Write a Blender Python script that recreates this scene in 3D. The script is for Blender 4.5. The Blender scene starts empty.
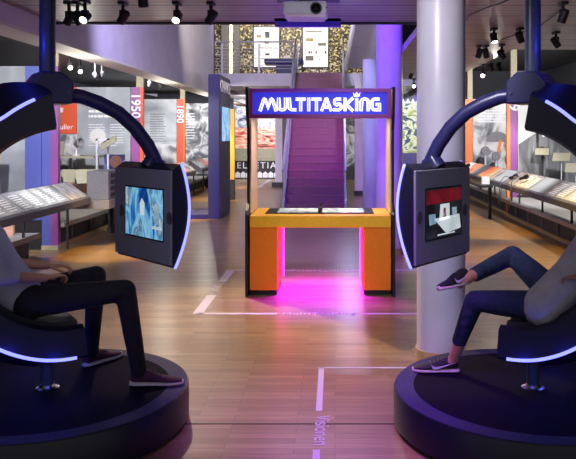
import bpy, bmesh, math, random
from mathutils import Vector, Matrix
random.seed(7)
R = math.radians
C = bpy.context.scene.collection
EYE = 1.75; F = 740.0; VX, VY = 335.0, 135.0

def at(px, py, D):            # a point D metres ahead of the camera that the photo shows at (px, py)
    return Vector(((px-VX)/F*D, D, EYE-(py-VY)/F*D))
def ax(px, D): return (px-VX)/F*D
def az(py, D): return EYE-(py-VY)/F*D

# ------------------------------------------------------------------ materials
def lin(h):
    h = h.lstrip('#'); c = [int(h[i:i+2], 16)/255 for i in (0, 2, 4)]
    return tuple(x/12.92 if x <= .04045 else ((x+.055)/1.055)**2.4 for x in c) + (1,)
def newmat(name):
    m = bpy.data.materials.new(name); m.use_nodes = True
    nt = m.node_tree
    return m, nt, nt.nodes['Principled BSDF']
def N(nt, t, **kw):
    n = nt.nodes.new(t)
    for k, v in kw.items():
        if k in n.inputs: n.inputs[k].default_value = v
        else: setattr(n, k, v)
    return n
def mat(name, col, rough=.5, metal=0, var=.12, scale=30, bump=0, spec=.5):
    m, nt, b = newmat(name)
    c = lin(col)
    tc = N(nt, 'ShaderNodeTexCoord'); nz = N(nt, 'ShaderNodeTexNoise', Scale=scale, Detail=3.0)
    nt.links.new(tc.outputs['Object'], nz.inputs['Vector'])
    mx = N(nt, 'ShaderNodeValToRGB')
    mx.color_ramp.elements[0].position = .3; mx.color_ramp.elements[1].position = .7
    mx.color_ramp.elements[0].color = tuple(x*(1-var) for x in c[:3])+(1,)
    mx.color_ramp.elements[1].color = tuple(min(1, x*(1+var)) for x in c[:3])+(1,)
    nt.links.new(nz.outputs['Fac'], mx.inputs['Fac'])
    nt.links.new(mx.outputs['Color'], b.inputs['Base Color'])
    b.inputs['Roughness'].default_value = rough; b.inputs['Metallic'].default_value = metal
    b.inputs['Specular IOR Level'].default_value = spec
    if bump:
        bp = N(nt, 'ShaderNodeBump', Strength=min(1, bump), Distance=.02 if scale < 20 else .01)
        nt.links.new(nz.outputs['Fac'], bp.inputs['Height']); nt.links.new(bp.outputs['Normal'], b.inputs['Normal'])
    return m
def emis(name, col, strength, base='#202020'):
    m, nt, b = newmat(name)
    b.inputs['Base Color'].default_value = lin(base)
    b.inputs['Emission Color'].default_value = lin(col); b.inputs['Emission Strength'].default_value = strength
    return m
def ramp(nt, stops, interp='LINEAR'):
    r = N(nt, 'ShaderNodeValToRGB'); cr = r.color_ramp; cr.interpolation = interp
    while len(cr.elements) < len(stops): cr.elements.new(.5)
    for e, (p, c) in zip(cr.elements, stops): e.position = p; e.color = lin(c)
    return r
def noisemat(name, stops, scale=(1, 1, 1), nscale=3, detail=6, distort=1.0, rough=.6, emit=0, vor=False):
    """a printed or speckled surface: noise through a colour ramp"""
    m, nt, b = newmat(name)
    tc = N(nt, 'ShaderNodeTexCoord'); mp = N(nt, 'ShaderNodeMapping'); mp.inputs['Scale'].default_value = scale
    nt.links.new(tc.outputs['Object'], mp.inputs['Vector'])
    if vor:
        nz = N(nt, 'ShaderNodeTexVoronoi', Scale=nscale)
        sp = N(nt, 'ShaderNodeSeparateColor'); nt.links.new(nz.outputs['Color'], sp.inputs['Color']); out = sp.outputs[0]
    else:
        nz = N(nt, 'ShaderNodeTexNoise', Scale=nscale, Detail=float(detail), Distortion=distort); out = nz.outputs['Fac']
    nt.links.new(mp.outputs['Vector'], nz.inputs['Vector'])
    r = ramp(nt, stops); nt.links.new(out, r.inputs['Fac'])
    nt.links.new(r.outputs['Color'], b.inputs['Base Color']); b.inputs['Roughness'].default_value = rough
    if emit:
        nt.links.new(r.outputs['Color'], b.inputs['Emission Color']); b.inputs['Emission Strength'].default_value = emit
    return m

def floor_mat():
    m, nt, b = newmat('oak_parquet')
    tc = N(nt, 'ShaderNodeTexCoord')
    br = N(nt, 'ShaderNodeTexBrick', Scale=1.0)
    br.inputs['Brick Width'].default_value = .62; br.inputs['Row Height'].default_value = .07
    br.inputs['Mortar Size'].default_value = .0016; br.inputs['Mortar Smooth'].default_value = .2
    br.inputs['Color1'].default_value = lin('#ad8f68'); br.inputs['Color2'].default_value = lin('#8f7150')
    br.inputs['Mortar'].default_value = lin('#5a4634')
    br.offset = .37; br.offset_frequency = 2
    nt.links.new(tc.outputs['Object'], br.inputs['Vector'])
    mp = N(nt, 'ShaderNodeMapping'); mp.inputs['Scale'].default_value = (1.2, 30, 1)
    nt.links.new(tc.outputs['Object'], mp.inputs['Vector'])
    nz = N(nt, 'ShaderNodeTexNoise', Scale=3.0, Detail=5.0); nt.links.new(mp.outputs['Vector'], nz.inputs['Vector'])
    r = ramp(nt, [(.3, '#b4b4b4'), (.7, '#ffffff')]); nt.links.new(nz.outputs['Fac'], r.inputs['Fac'])
    mx = N(nt, 'ShaderNodeMix', data_type='RGBA', blend_type='MULTIPLY'); mx.inputs[0].default_value = .8
    nt.links.new(br.outputs['Color'], mx.inputs[6]); nt.links.new(r.outputs['Color'], mx.inputs[7])
    nt.links.new(mx.outputs[2], b.inputs['Base Color'])
    b.inputs['Roughness'].default_value = .3
    return m
def slat_mat():
    m, nt, b = newmat('ceiling_slats')
    tc = N(nt, 'ShaderNodeTexCoord'); sp = N(nt, 'ShaderNodeSeparateXYZ')
    nt.links.new(tc.outputs['Object'], sp.inputs['Vector'])
    def stripes(period, width):
        d = N(nt, 'ShaderNodeMath', operation='DIVIDE'); d.inputs[1].default_value = period
        f = N(nt, 'ShaderNodeMath', operation='FRACT'); g = N(nt, 'ShaderNodeMath', operation='LESS_THAN'); g.inputs[1].default_value = width
        nt.links.new(sp.outputs['Y'], d.inputs[0]); nt.links.new(d.outputs[0], f.inputs[0]); nt.links.new(f.outputs[0], g.inputs[0])
        return g
    a, c = stripes(.155, .16), stripes(.62, .07)
    mxm = N(nt, 'ShaderNodeMath', operation='MAXIMUM'); mu = N(nt, 'ShaderNodeMath', operation='MULTIPLY'); mu.inputs[1].default_value = .65
    nt.links.new(a.outputs[0], mu.inputs[0]); nt.links.new(mu.outputs[0], mxm.inputs[0]); nt.links.new(c.outputs[0], mxm.inputs[1])
    r = ramp(nt, [(0, '#9a9896'), (1, '#353436')]); nt.links.new(mxm.outputs[0], r.inputs['Fac'])
    nt.links.new(r.outputs['Color'], b.inputs['Base Color']); b.inputs['Roughness'].default_value = .45
    return m

M = dict(
    floor=floor_mat(), slats=slat_mat(),
    black=mat('matt_black', '#17161b', .55), navy=mat('navy_shell', '#16162a', .38, var=.06), shellface=mat('shell_face', '#26242d', .5, var=.06),
    carpet=mat('platform_carpet', '#141020', .9, spec=.1, var=.3, scale=120, bump=.3), rim=mat('platform_rim', '#40405c', .75, spec=.2, var=.15, scale=60),
    pole=mat('blue_grey_pole', '#444a5e', .35, .2), bezel=mat('monitor_face', '#82838f', .5, var=.05),
    armnavy=mat('arm_navy', '#262654', .35, var=.05), chrome=mat('chrome', '#c8c8cc', .2, 1.0), steel=mat('brushed_steel', '#c0c0cc', .4, .2), white=mat('white_paint', '#dcdad8', .55, var=.03),
    plaster=mat('lilac_grey_plaster', '#c2bdcc', .5, var=.06, scale=4), soffit=mat('soffit_white', '#cfcdc8', .6, var=.03),
    column=mat('pale_column', '#c9c6ce', .35, var=.03, scale=6), beige=mat('beige_skirting', '#b59c64', .5),
    dark=mat('dark_wall', '#33343a', .7), charcoal=mat('charcoal', '#26252c', .6), grey=mat('mid_grey', '#77767a', .5), lgrey=mat('light_grey_top', '#9a9896', .5),
    orange=mat('orange_lacquer', '#f08a12', .35, var=.04), lining=mat('pale_yellow_lining', '#e6d3a0', .4, var=.04), yellow=mat('yellow_lacquer', '#f6c41c', .5, var=.04),
    signframe=mat('sign_frame_purple', '#b03cae', .4, var=.05), signblue=emis('sign_blue_panel', '#3a3ae4', .65, '#1c1c90'),  # frame colour lifted to carry the sign's glow
    neon=emis('neon_white', '#ffffff', 1.5, '#ffffff'), inline=emis('neon_inline_blue', '#5a62c8', .4, '#5058b0'),
    led=emis('blue_led', '#868cff', 1.9, '#9090ff'), lens=emis('lamp_lens', '#fff6e0', 10, '#ffffff'), dimlens=mat('unlit_lens', '#8a8a90', .15),
    tube=emis('light_tube', '#fff2b8', 3.0, '#ffffff'), paper=emis('backlit_paper', '#eef0f4', .25, '#ffffff'), ink=mat('dark_ink', '#3a3a46', .6),
    tan=mat('tan_print', '#b09878', .6),
    glitter=noisemat('glitter_flakes', [(0, '#100d0a'), (.4, '#3c3424'), (.65, '#84764c'), (.82, '#d8cc96'), (1, '#f4ecc8')], nscale=20, vor=True, rough=.35),
    stair=mat('stair_stone', '#824c68', .55, var=.1, scale=18), nosing=mat('stair_nosing', '#8a5870', .5),
    indigo=mat('indigo_panel', '#2f2a6c', .45, var=.05), greyboard=mat('grey_board', '#4b4b56', .5, var=.05),
    purple=mat('purple_pylon', '#8a4a90', .5, var=.05), redorange=mat('red_orange_pylon', '#dc5a34', .5, var=.05), orangep=mat('orange_pylon', '#e8803c', .5, var=.05),
    bluep=mat('blue_strip', '#5560b0', .5, var=.05), amber=mat('amber_panel', '#d8b040', .5), print=mat('white_print', '#e4e4e8', .6, var=.02),
    panelgrey=noisemat('grey_panel_print', [(.3, '#80868c'), (.55, '#9ca2a8'), (.75, '#b9c0c4')], nscale=1.6, distort=.6),
    panelwhite=noisemat('white_panel_print', [(.3, '#9aa3aa'), (.5, '#c0c6ca'), (.7, '#dfe2e2')], scale=(1, 1, 1.6), nscale=1.3, distort=.8),
    panelbw=noisemat('engraving_print', [(.3, '#2e3034'), (.45, '#6d7074'), (.55, '#b9babb'), (.7, '#e8e8e8')], nscale=2.4, distort=1.5),
    machine=noisemat('machine_print', [(.35, '#4a4c50'), (.45, '#8c8e90'), (.52, '#c9cac8'), (.7, '#e6e6e4')], scale=(1.2, 1, 1.0), nscale=1.7, distort=.4, detail=3),
    hillsky=mat('pale_sky_print', '#d6d8d4', .6, var=.04, scale=2), hill=noisemat('grey_hill_print', [(.3, '#46484c'), (.5, '#66686b'), (.7, '#929392')], scale=(3, 1, .8), nscale=1.5, distort=1.2),
    mural=noisemat('mountain_print', [(.32, '#20283c'), (.42, '#7c86a0'), (.5, '#e4e6ea'), (.56, '#8a90a4'), (.62, '#f4f4f4'), (.75, '#40485c')], scale=(.8, 1, 1.2), nscale=1.5, distort=2.2),
    lava=noisemat('red_strata_print', [(.34, '#40343c'), (.43, '#d8583c'), (.5, '#f0d8c8'), (.56, '#e07850'), (.7, '#f4f0ea')], scale=(.5, 1, 2.6), nscale=1.6, distort=1.6),
    greenrock=noisemat('alpine_print', [(.32, '#141c3c'), (.44, '#3c5468'), (.5, '#cfd8c0'), (.57, '#a8b060'), (.66, '#5a7474'), (.8, '#20305c')], scale=(1.0, 1, 1.4), nscale=1.6, distort=2.0),
    sheet=noisemat('glossy_sheet_print', [(.3, '#8a9096'), (.45, '#a9aeb2'), (.65, '#c2c6c8')], scale=(2, 2, 2), nscale=2.0, rough=.2),
    stripe=noisemat('striped_print', [(.4, '#6c6c6c'), (.5, '#b8b8b8'), (.6, '#77777a')], scale=(1.2, 9, 1.2), nscale=1.8, rough=.2, distort=.5),
    orangesheet=mat('orange_sheet', '#e0713f', .3, var=.08), bluesheet=mat('blue_sheet', '#6670a8', .2, var=.1),
    lightline=mat('floor_tape_white', '#cbc6d4', .45, var=.02), cream=mat('cream_post', '#b0a588', .6),
    khaki=mat('khaki_paper', '#8e8b76', .6), skinprint=mat('pinkish_print', '#d0a088', .6, var=.2, scale=8),
    skyscreen=noisemat('bluish_screen', [(.35, '#5b9ed8'), (.5, '#8cc4ee'), (.65, '#c8e4f8')], nscale=3, emit=.75),
    city=noisemat('city_screen', [(.36, '#0c3a80'), (.45, '#2a78c0'), (.52, '#8fd0e8'), (.6, '#3f6a90'), (.68, '#d8e8ea'), (.8, '#284058')], scale=(3.2, 3.2, 1.3), nscale=2.6, emit=.7, distort=.7),
    scrred=noisemat('screen_red', [(.35, '#3c0c14'), (.65, '#8a1a28')], nscale=5, emit=.5), scrdark=noisemat('screen_dark', [(.35, '#14161c'), (.65, '#34343c')], nscale=7, emit=.4),
    scrwhite=noisemat('screen_white', [(.35, '#b8c4c8'), (.65, '#e4eeee')], nscale=4, emit=.7), scrblue=noisemat('screen_teal', [(.35, '#4a7890'), (.65, '#a8c4cc')], nscale=6, emit=.6),
    tablescreen=noisemat('touch_screen', [(.35, '#8fb8b0'), (.6, '#d0ecdc')], scale=(3, 1, 1), nscale=3, emit=.15, rough=.2),
    skin=mat('skin', '#c08a70', .55, var=.05), trousers=mat('dark_trousers', '#14101c', .85, var=.2, scale=16, bump=.9), jeans=mat('blue_jeans', '#222c50', .85, var=.25, scale=16, bump=.9),
    shirt=mat('pale_shirt', '#b4b3c6', .85, var=.06, scale=9, bump=1.0), sweater=mat('grey_sweater', '#b4b2b6', .9, var=.1, scale=11, bump=1.0),
    shoe=mat('maroon_suede', '#4a1838', .8, var=.1), sole=mat('cream_sole', '#cfc8b8', .6), sneaker=mat('black_knit', '#1a1920', .7, var=.2, scale=100), mark=mat('white_mark', '#d8d8dc', .5),
    hair=mat('brown_hair', '#33241a', .7, var=.3, scale=60), eye=mat('eye_white', '#e8e6e0', .3), projector=mat('projector_white', '#d4d2de', .35, var=.03), glass=mat('dark_glass', '#0c0c14', .08),
    seam=mat('seam_dark', '#3a2c24', .7), violetbar=mat('violet_bar', '#7a6ac8', .4),  # bar: the sign's violet glow is put into its colour
)

# ------------------------------------------------------------------ mesh builder
class MB:
    def __init__(s, off=(0, 0, 0)): s.v = []; s.f = []; s.off = Vector(off)
    def add(s, vs, fs):
        n = len(s.v); s.v += [Vector(p) for p in vs]; s.f += [tuple(i+n for i in f) for f in fs]; return s
    def box(s, x0, x1, y0, y1, z0, z1):
        return s.add([(x, y, z) for x in (x0, x1) for y in (y0, y1) for z in (z0, z1)],
                     [(0, 1, 3, 2), (4, 6, 7, 5), (0, 4, 5, 1), (2, 3, 7, 6), (0, 2, 6, 4), (1, 5, 7, 3)])
    def obox(s, c, sx, sy, sz, mtx):
        c = Vector(c)
        vs = [c + mtx @ Vector((x*sx/2, y*sy/2, z*sz/2)) for x in (-1, 1) for y in (-1, 1) for z in (-1, 1)]
        return s.add(vs, [(0, 1, 3, 2), (4, 6, 7, 5), (0, 4, 5, 1), (2, 3, 7, 6), (0, 2, 6, 4), (1, 5, 7, 3)])
    def prism(s, pts, d):       # closed polygon of 3D points pushed along d
        n = len(pts); d = Vector(d); a = [Vector(p) for p in pts]
        return s.add(a+[p+d for p in a], [tuple(range(n)), tuple(range(2*n-1, n-1, -1))]+[(i, (i+1) % n, n+(i+1) % n, n+i) for i in range(n)])
    def lathe(s, prof, c=(0, 0, 0), seg=32, axis=None, ring=False):
        c = Vector(c); q = Vector((0, 0, 1)).rotation_difference(Vector(axis)) if axis is not None else None
        vs = []; fs = []
        for r, z in prof:
            for k in range(seg):
                p = Vector((r*math.cos(2*math.pi*k/seg), r*math.sin(2*math.pi*k/seg), z))
                vs.append(c+(q @ p if q else p))
        if ring:
            m_ = len(prof)
            for k in range(seg): fs.append(((m_-1)*seg+k, (m_-1)*seg+(k+1) % seg, (k+1) % seg, k))
        for i in range(len(prof)-1):
            for k in range(seg):
                k2 = (k+1) % seg; fs.append((i*seg+k, i*seg+k2, (i+1)*seg+k2, (i+1)*seg+k))
        if not ring: fs.append(tuple(range(seg))); fs.append(tuple(range((len(prof)-1)*seg, len(prof)*seg)))
        return s.add(vs, fs)
    def cyl(s, a, b, r, seg=16):
        a = Vector(a); b = Vector(b); L = (b-a).length
        return s.lathe([(r, 0), (r, L)], a, seg, (b-a))
    def tube(s, path, r, seg=12, cap=True, flat=1.0):
        P = [Vector(p) for p in path]; n = len(P)
        rs = r if isinstance(r, (list, tuple)) else [r]*n
        rings = []; up = None
        for i in range(n):
            t = (P[min(i+1, n-1)]-P[max(i-1, 0)]).normalized()
            if up is None:
                up = t.cross(Vector((0, 0, 1)) if abs(t.z) < .9 else Vector((1, 0, 0))).normalized()
            else: up = (up-t*up.dot(t)).normalized()
            w = t.cross(up)
            rings.append([P[i]+(up*math.cos(2*math.pi*k/seg)+w*flat*math.sin(2*math.pi*k/seg))*rs[i] for k in range(seg)])
        fs = [(i*seg+k, i*seg+(k+1) % seg, (i+1)*seg+(k+1) % seg, (i+1)*seg+k) for i in range(n-1) for k in range(seg)]
        fs += [tuple(range(seg)), tuple(range((n-1)*seg, n*seg))]
        return s.add([p for q in rings for p in q], fs)
    def loft(s, rings):
        n = len(rings); k = len(rings[0])
        fs = [(i*k+j, i*k+(j+1) % k, (i+1)*k+(j+1) % k, (i+1)*k+j) for i in range(n-1) for j in range(k)]
        fs += [tuple(range(k)), tuple(range((n-1)*k, n*k))]
        return s.add([p for r in rings for p in r], fs)
    def ball(s, c, r, seg=16, mtx=None):
        r = (r, r, r) if isinstance(r, (int, float)) else r; c = Vector(c); rg = []
        for i in range(1, seg//2):
            a = math.pi*i/(seg//2)
            ring = [Vector((r[0]*math.sin(a)*math.cos(2*math.pi*k/seg), r[1]*math.sin(a)*math.sin(2*math.pi*k/seg), r[2]*math.cos(a))) for k in range(seg)]
            rg.append([c+(mtx @ p if mtx else p) for p in ring])
        return s.loft(rg)
    def capsule(s, a, b, ra, rb, seg=14):
        a = Vector(a); b = Vector(b); t = (b-a).normalized()
        path = []; rs = []
        for k in (-.98, -.7, -.35): path.append(a+t*ra*k); rs.append(ra*math.sqrt(1-k*k))
        path.append(a); rs.append(ra); path.append(b); rs.append(rb)
        for k in (.35, .7, .98): path.append(b+t*rb*k); rs.append(rb*math.sqrt(1-k*k))
        return s.tube(path, rs, seg)
    def ribbon(s, pts, w, depth, closed=False):  # flat stroke in the XZ plane, mitred, pushed along +Y
        P = [Vector((p[0], p[1])) for p in pts]; n = len(P); L = []; Rr = []
        for i in range(n):
            a = P[(i-1) % n] if (closed or i > 0) else None; b = P[(i+1) % n] if (closed or i < n-1) else None
            d1 = (P[i]-a).normalized() if a is not None else (b-P[i]).normalized()
            d2 = (b-P[i]).normalized() if b is not None else d1
            n1 = Vector((-d1.y, d1.x)); n2 = Vector((-d2.y, d2.x)); m = (n1+n2)
            m = m.normalized()*min(2/m.length, 1.5) if m.length > .05 else n1
            L.append(P[i]+m*w/2); Rr.append(P[i]-m*w/2)
        rng = range(n) if closed else range(n-1)
        for i in rng:
            j = (i+1) % n
            q = [L[i], L[j], Rr[j], Rr[i]]
            s.prism([(p.x, 0, p.y) for p in q], (0, depth, 0))
        return s
    def map(s, fn): s.v = [Vector(fn(p)) for p in s.v]; return s
    def build(s, name, m, parent=None, smooth=False, bevel=0, loc=None, remesh=0, sub=0, recalc=True):
        me = bpy.data.meshes.new(name)
        me.from_pydata([tuple(p-s.off) for p in s.v], [], s.f); me.validate()
        bm = bmesh.new(); bm.from_mesh(me)
        if recalc: bmesh.ops.recalc_face_normals(bm, faces=bm.faces[:])
        bm.to_mesh(me); bm.free()
        me.materials.append(m)
        o = bpy.data.objects.new(name, me); C.objects.link(o)
        if parent is not None: o.parent = parent
        if loc is not None: o.location = loc
        if remesh:
            md = o.modifiers.new('Remesh', 'REMESH'); md.mode = 'VOXEL'; md.voxel_size = remesh; md.use_smooth_shade = True
            sm = o.modifiers.new('Smooth', 'SMOOTH'); sm.factor = .6; sm.iterations = 4
        if bevel:
            md = o.modifiers.new('Bevel', 'BEVEL'); md.width = bevel; md.segments = 2; md.limit_method = 'ANGLE'; md.angle_limit = R(40)
        if sub:
            md = o.modifiers.new('Sub', 'SUBSURF'); md.levels = sub; md.render_levels = sub
        if smooth:
            for p in me.polygons: p.use_smooth = True
            if smooth == 'auto':
                me.polygons.foreach_set('use_smooth', [True]*len(me.polygons))
                for e in me.edges: pass
                bm = bmesh.new(); bm.from_mesh(me)
                for e in bm.edges:
                    if len(e.link_faces) == 2 and e.calc_face_angle(0) > R(35): e.smooth = False
                bm.to_mesh(me); bm.free()
        return o
def tag(o, label=None, cat=None, group=None, kind=None):
    if label: o['label'] = label
    if cat: o['category'] = cat
    if group: o['group'] = group
    if kind: o['kind'] = kind
    return o
def thing(name, loc, label, cat, group=None, rz=0):
    o = bpy.data.objects.new(name, None); C.objects.link(o); o.location = loc; o.rotation_euler = (0, 0, rz); o.empty_display_size = .1
    return tag(o, label, cat, group)
def struct(name, mb, m, **kw):
    return tag(mb.build(name, m, **kw), kind='structure')
def append(o, mb, m):        # print that belongs to a part's own surface
    me = o.data; bm = bmesh.new(); bm.from_mesh(me); me.materials.append(m); k = len(me.materials)-1
    vs = [bm.verts.new(tuple(p-mb.off)) for p in mb.v]
    for f in mb.f: bm.faces.new([vs[i] for i in f]).material_index = k
    bmesh.ops.recalc_face_normals(bm, faces=bm.faces[:]); bm.to_mesh(me); bm.free()
def children(o): return [c for c in bpy.data.objects if c.parent == o]
def text_mesh(name, txt, size, m, mtx, parent=None, depth=.004, align='CENTER', spacing=1.0, squash=1.0, bold=0):
    cu = bpy.data.curves.new(name, 'FONT'); cu.body = txt; cu.size = size; cu.align_x = align; cu.align_y = 'CENTER'; cu.extrude = depth/2; cu.space_character = spacing; cu.offset = bold
    t = bpy.data.objects.new(name, cu); C.objects.link(t)
    dg = bpy.context.evaluated_depsgraph_get(); me = bpy.data.meshes.new_from_object(t.evaluated_get(dg))
    bpy.data.objects.remove(t); bpy.data.curves.remove(cu)
    me.name = name; me.transform(Matrix.Scale(squash, 4, (1, 0, 0))); me.transform(mtx); me.materials.clear(); me.materials.append(m)
    o = bpy.data.objects.new(name, me); C.objects.link(o)
    if parent is not None: o.parent = parent
    return o
def lines_block(mb, x0, x1, z0, z1, y, n, h=.4, seed=1):   # lines of small print as thin raised bars on a panel facing the camera
    rnd = random.Random(seed); p = (z1-z0)/n
    for i in range(n):
        z = z1-(i+.5)*p; x = x0; end = x1-rnd.random()*(x1-x0)*(.25 if i < n-1 else .6)
        while x < end:
            w = min(rnd.uniform(.04, .16)*(x1-x0), end-x); mb.box(x, x+w, y-.004, y, z-p*h/2, z+p*h/2); x += w+.02*(x1-x0)
    return mb

# ------------------------------------------------------------------ setting
struct('floor', MB().box(-8, 8, -2, 31, -.1, 0), M['floor'])
struct('trim_1', MB().box(-3.8, 3.3, 4.475, 4.49, 0, .0015), M['seam'])
CE = 7.86                                              # edge of the low slatted ceiling
struct('ceiling', MB().box(-3.0, 7.4, 1.2, CE, 2.95, 3.05), M['slats'])
struct('ceiling_right', MB().box(.98, 2.5, CE, 16.0, 2.95, 3.05).box(2.5, 7.4, CE, 10.4, 2.95, 3.05), M['slats'])
struct('ceiling_fascia', MB().box(-3.0, .98, CE, CE+.06, 2.93, 3.6), M['dark'])
struct('ceiling_bay_left', MB().box(-7.2, -3.36, 1.2, 26, 3.2, 3.3), M['black'])
struct('ceiling_bay_right', MB().box(2.5, 7.4, 10.4, 26, 4.0, 4.1), M['black'])
struct('ceiling_atrium', MB().box(-3.4, 2.5, CE+.06, 30.4, 6.4, 6.5), M['dark'])
struct('wall_bulkhead', MB().box(-3.36, -3.0, 1.2, 18.3, 2.78, 6.4), M['plaster'])
struct('soffit', MB().box(-3.36, -3.0, 1.2, 26, 2.75, 2.78), M['soffit'])
struct('wall_bulkhead_edge', MB().box(-3.2, -2.99, 18.3, 18.42, 2.78, 6.4), M['black'])
struct('wall_left', MB().box(-7.3, -7.2, 1.2, 30.4, 0, 3.3), M['dark'])
struct('wall_right', MB().box(7.4, 7.5, 1.2, 30.4, 0, 4.1), M['dark'])
struct('wall_back', MB().box(-7.3, 7.5, 30.4, 30.5, 0, 6.5), M['dark'])
struct('wall_atrium_right', MB().box(2.5, 2.56, 16.0, 30.4, 3.05, 6.4).box(2.5, 2.56, 10.4, 16.0, 3.05, 4.1), M['dark'])
struct('wall_header_right', MB().box(2.46, 7.4, 10.4, 10.46, 3.05, 4.1).box(2.44, 2.5, CE, 16, 3.05, 6.4).box(1.04, 2.5, 16.0, 16.06, 3.05, 6.4), M['dark'])
# mezzanine
struct('mezzanine_floor', MB().box(-4.3, -1.16, 22.2, 30.4, 3.22, 3.6).box(-1.16, .23, 22.2, 30.4, 3.22, 3.58).box(.23, 2.5, 22.2, 30.4, 3.22, 3.6), M['plaster'])
struct('wall_upper', MB().box(-4.4, 2.5, 26, 26.1, 3.6, 6.4), M['glitter'])
struct('wall_stair_side', MB().box(.58, 1.5, 21.6, 21.8, 0, 3.22), M['plaster'])
struct('baseboard_stair_side', MB().box(.56, 1.5, 21.57, 21.6, 0, .12), M['charcoal'])

# columns
def column(X, D, r, h, label, base=True):
    t = thing('round_column', (X, D, 0), label, 'column'); t['kind'] = 'structure'
    MB().lathe([(r, 0), (r, h)], seg=64).build('shaft', M['column'], t, smooth='auto')
    if base: MB().lathe([(r+.001, 0), (r+.012, 0), (r+.012, .1), (r+.001, .1)], seg=64, ring=True).build('base_ring', M['beige'], t, smooth='auto')
column(.825, 5.76, .187, 2.95, 'pale round column with beige base ring beside the right pod')
column(.80, 10.9, .195, 6.35, 'violet-lit round column behind the right side of the orange console')
column(.80, 16.0, .2, 3.38, 'pale round column right of the staircase, half hidden by the violet one')

# mezzanine wall pieces
def poster(px0, px1, py0, py1, label, marks):
    D = 25.93; x0, x1 = ax(px0, D), ax(px1, D); z1, z0 = az(py0, D), az(py1, D)
    t = thing('wall_poster', ((x0+x1)/2, D, z0), label, 'poster', 'backlit posters on the glitter wall'); o = t.location
    MB(o).box(x0-.04, x1+.04, D+.01, D+.06, z0-.04, z1+.04).build('poster_frame', M['charcoal'], t)
    MB(o).box(x0, x1, D-.01, D+.02, z0, z1).build('poster_sheet', M['paper'], t)
    for nm, (a, b, c, d), mm in marks:
        MB(o).box(x0+(x1-x0)*a, x0+(x1-x0)*b, D-.016, D-.01, z1-(z1-z0)*d, z1-(z1-z0)*c).build(nm, M[mm], t)
poster(254, 279, 27, 67, 'white backlit poster with a small tablet outline, behind the railing',
       [('printed_picture', (.1, .3, .2, .27), 'tan'), ('tablet_outline', (.44, .62, .12, .27), 'ink'), ('tablet_picture', (.47, .59, .14, .25), 'paper'), ('printed_square', (.42, .6, .35, .42), 'grey'), ('printed_line', (.2, .75, .5, .515), 'grey'), ('printed_mark', (.45, .62, .66, .7), 'ink'), ('printed_line', (.3, .8, .8, .81), 'grey')])
poster(303, 328, 27, 67, 'white backlit poster with scattered small photos, above the staircase',
       [('printed_line', (.1, .75, .1, .13), 'grey'), ('printed_picture', (.12, .42, .28, .36), 'tan'), ('printed_picture', (.6, .92, .4, .47), 'grey'), ('printed_figure', (.22, .28, .6, .67), 'ink'), ('printed_figure', (.32, .37, .61, .66), 'ink'), ('printed_figure', (.5, .55, .6, .67), 'ink'), ('printed_figure', (.87, .93, .6, .67), 'ink'), ('printed_picture', (.1, .42, .72, .84), 'grey'), ('printed_mark', (.65, .7, .8, .82), 'ink')])
t = thing('light_tube', (ax(231, 25.8), 25.8, 4.3), 'tall glowing yellow-white tube lamp standing behind the mezzanine railing', 'lamp'); o = t.location
MB(o).cyl((o.x, 25.8, 3.6), (o.x, 25.8, 6.38), .045).build('tube', M['tube'], t, smooth=True)
MB(o).box(o.x-.33, o.x-.1, 25.75, 25.98, 3.6, 6.39).box(o.x+.1, o.x+.3, 25.75, 25.98, 3.6, 6.39).build('housing', M['grey'], t)
# reception desk upstairs
t = thing('mezzanine_desk', (-1.7, 24.4, 3.6), 'dark blue desk with overhanging top on the mezzanine floor', 'desk'); o = t.location
MB(o).box(ax(264, 24.1), ax(303, 24.1), 24.1, 24.8, az(64, 24.1), az(58, 24.1)).build('desk_top', M['indigo'], t, bevel=.05)
MB(o).box(ax(276, 24.2), ax(297, 24.2), 24.2, 24.7, 3.6, az(64, 24.1)).build('desk_base', M['indigo'], t)
MB().box(-1.68, -1.5, 24.3, 24.5, 0, .1).build('paper_stack', M['white'], loc=(0, 0, az(58, 24.1)))
tag(bpy.data.objects['paper_stack'], 'small pale box of papers lying on the dark blue mezzanine desk', 'papers')
# railing
t = thing('railing', (-2.6, 22.25, 3.6), 'grey steel railing with horizontal wires along the mezzanine edge', 'railing'); o = t.location
for k in range(8):
    z = 3.75+.1*k; MB(o).cyl((-4.2, 22.25, z), (-1.17, 22.25, z), .008, 8).build('wire', M['steel'], t)
MB(o).cyl((-4.2, 22.25, 4.55), (-1.17, 22.25, 4.55), .024, 12).build('handrail', M['steel'], t, smooth=True)
for px in (222, 259, 297.5):
    x = ax(px, 22.25); MB(o).box(x-.03, x+.03, 22.23, 22.27, 3.6, 4.5).build('post', M['steel'], t)

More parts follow.
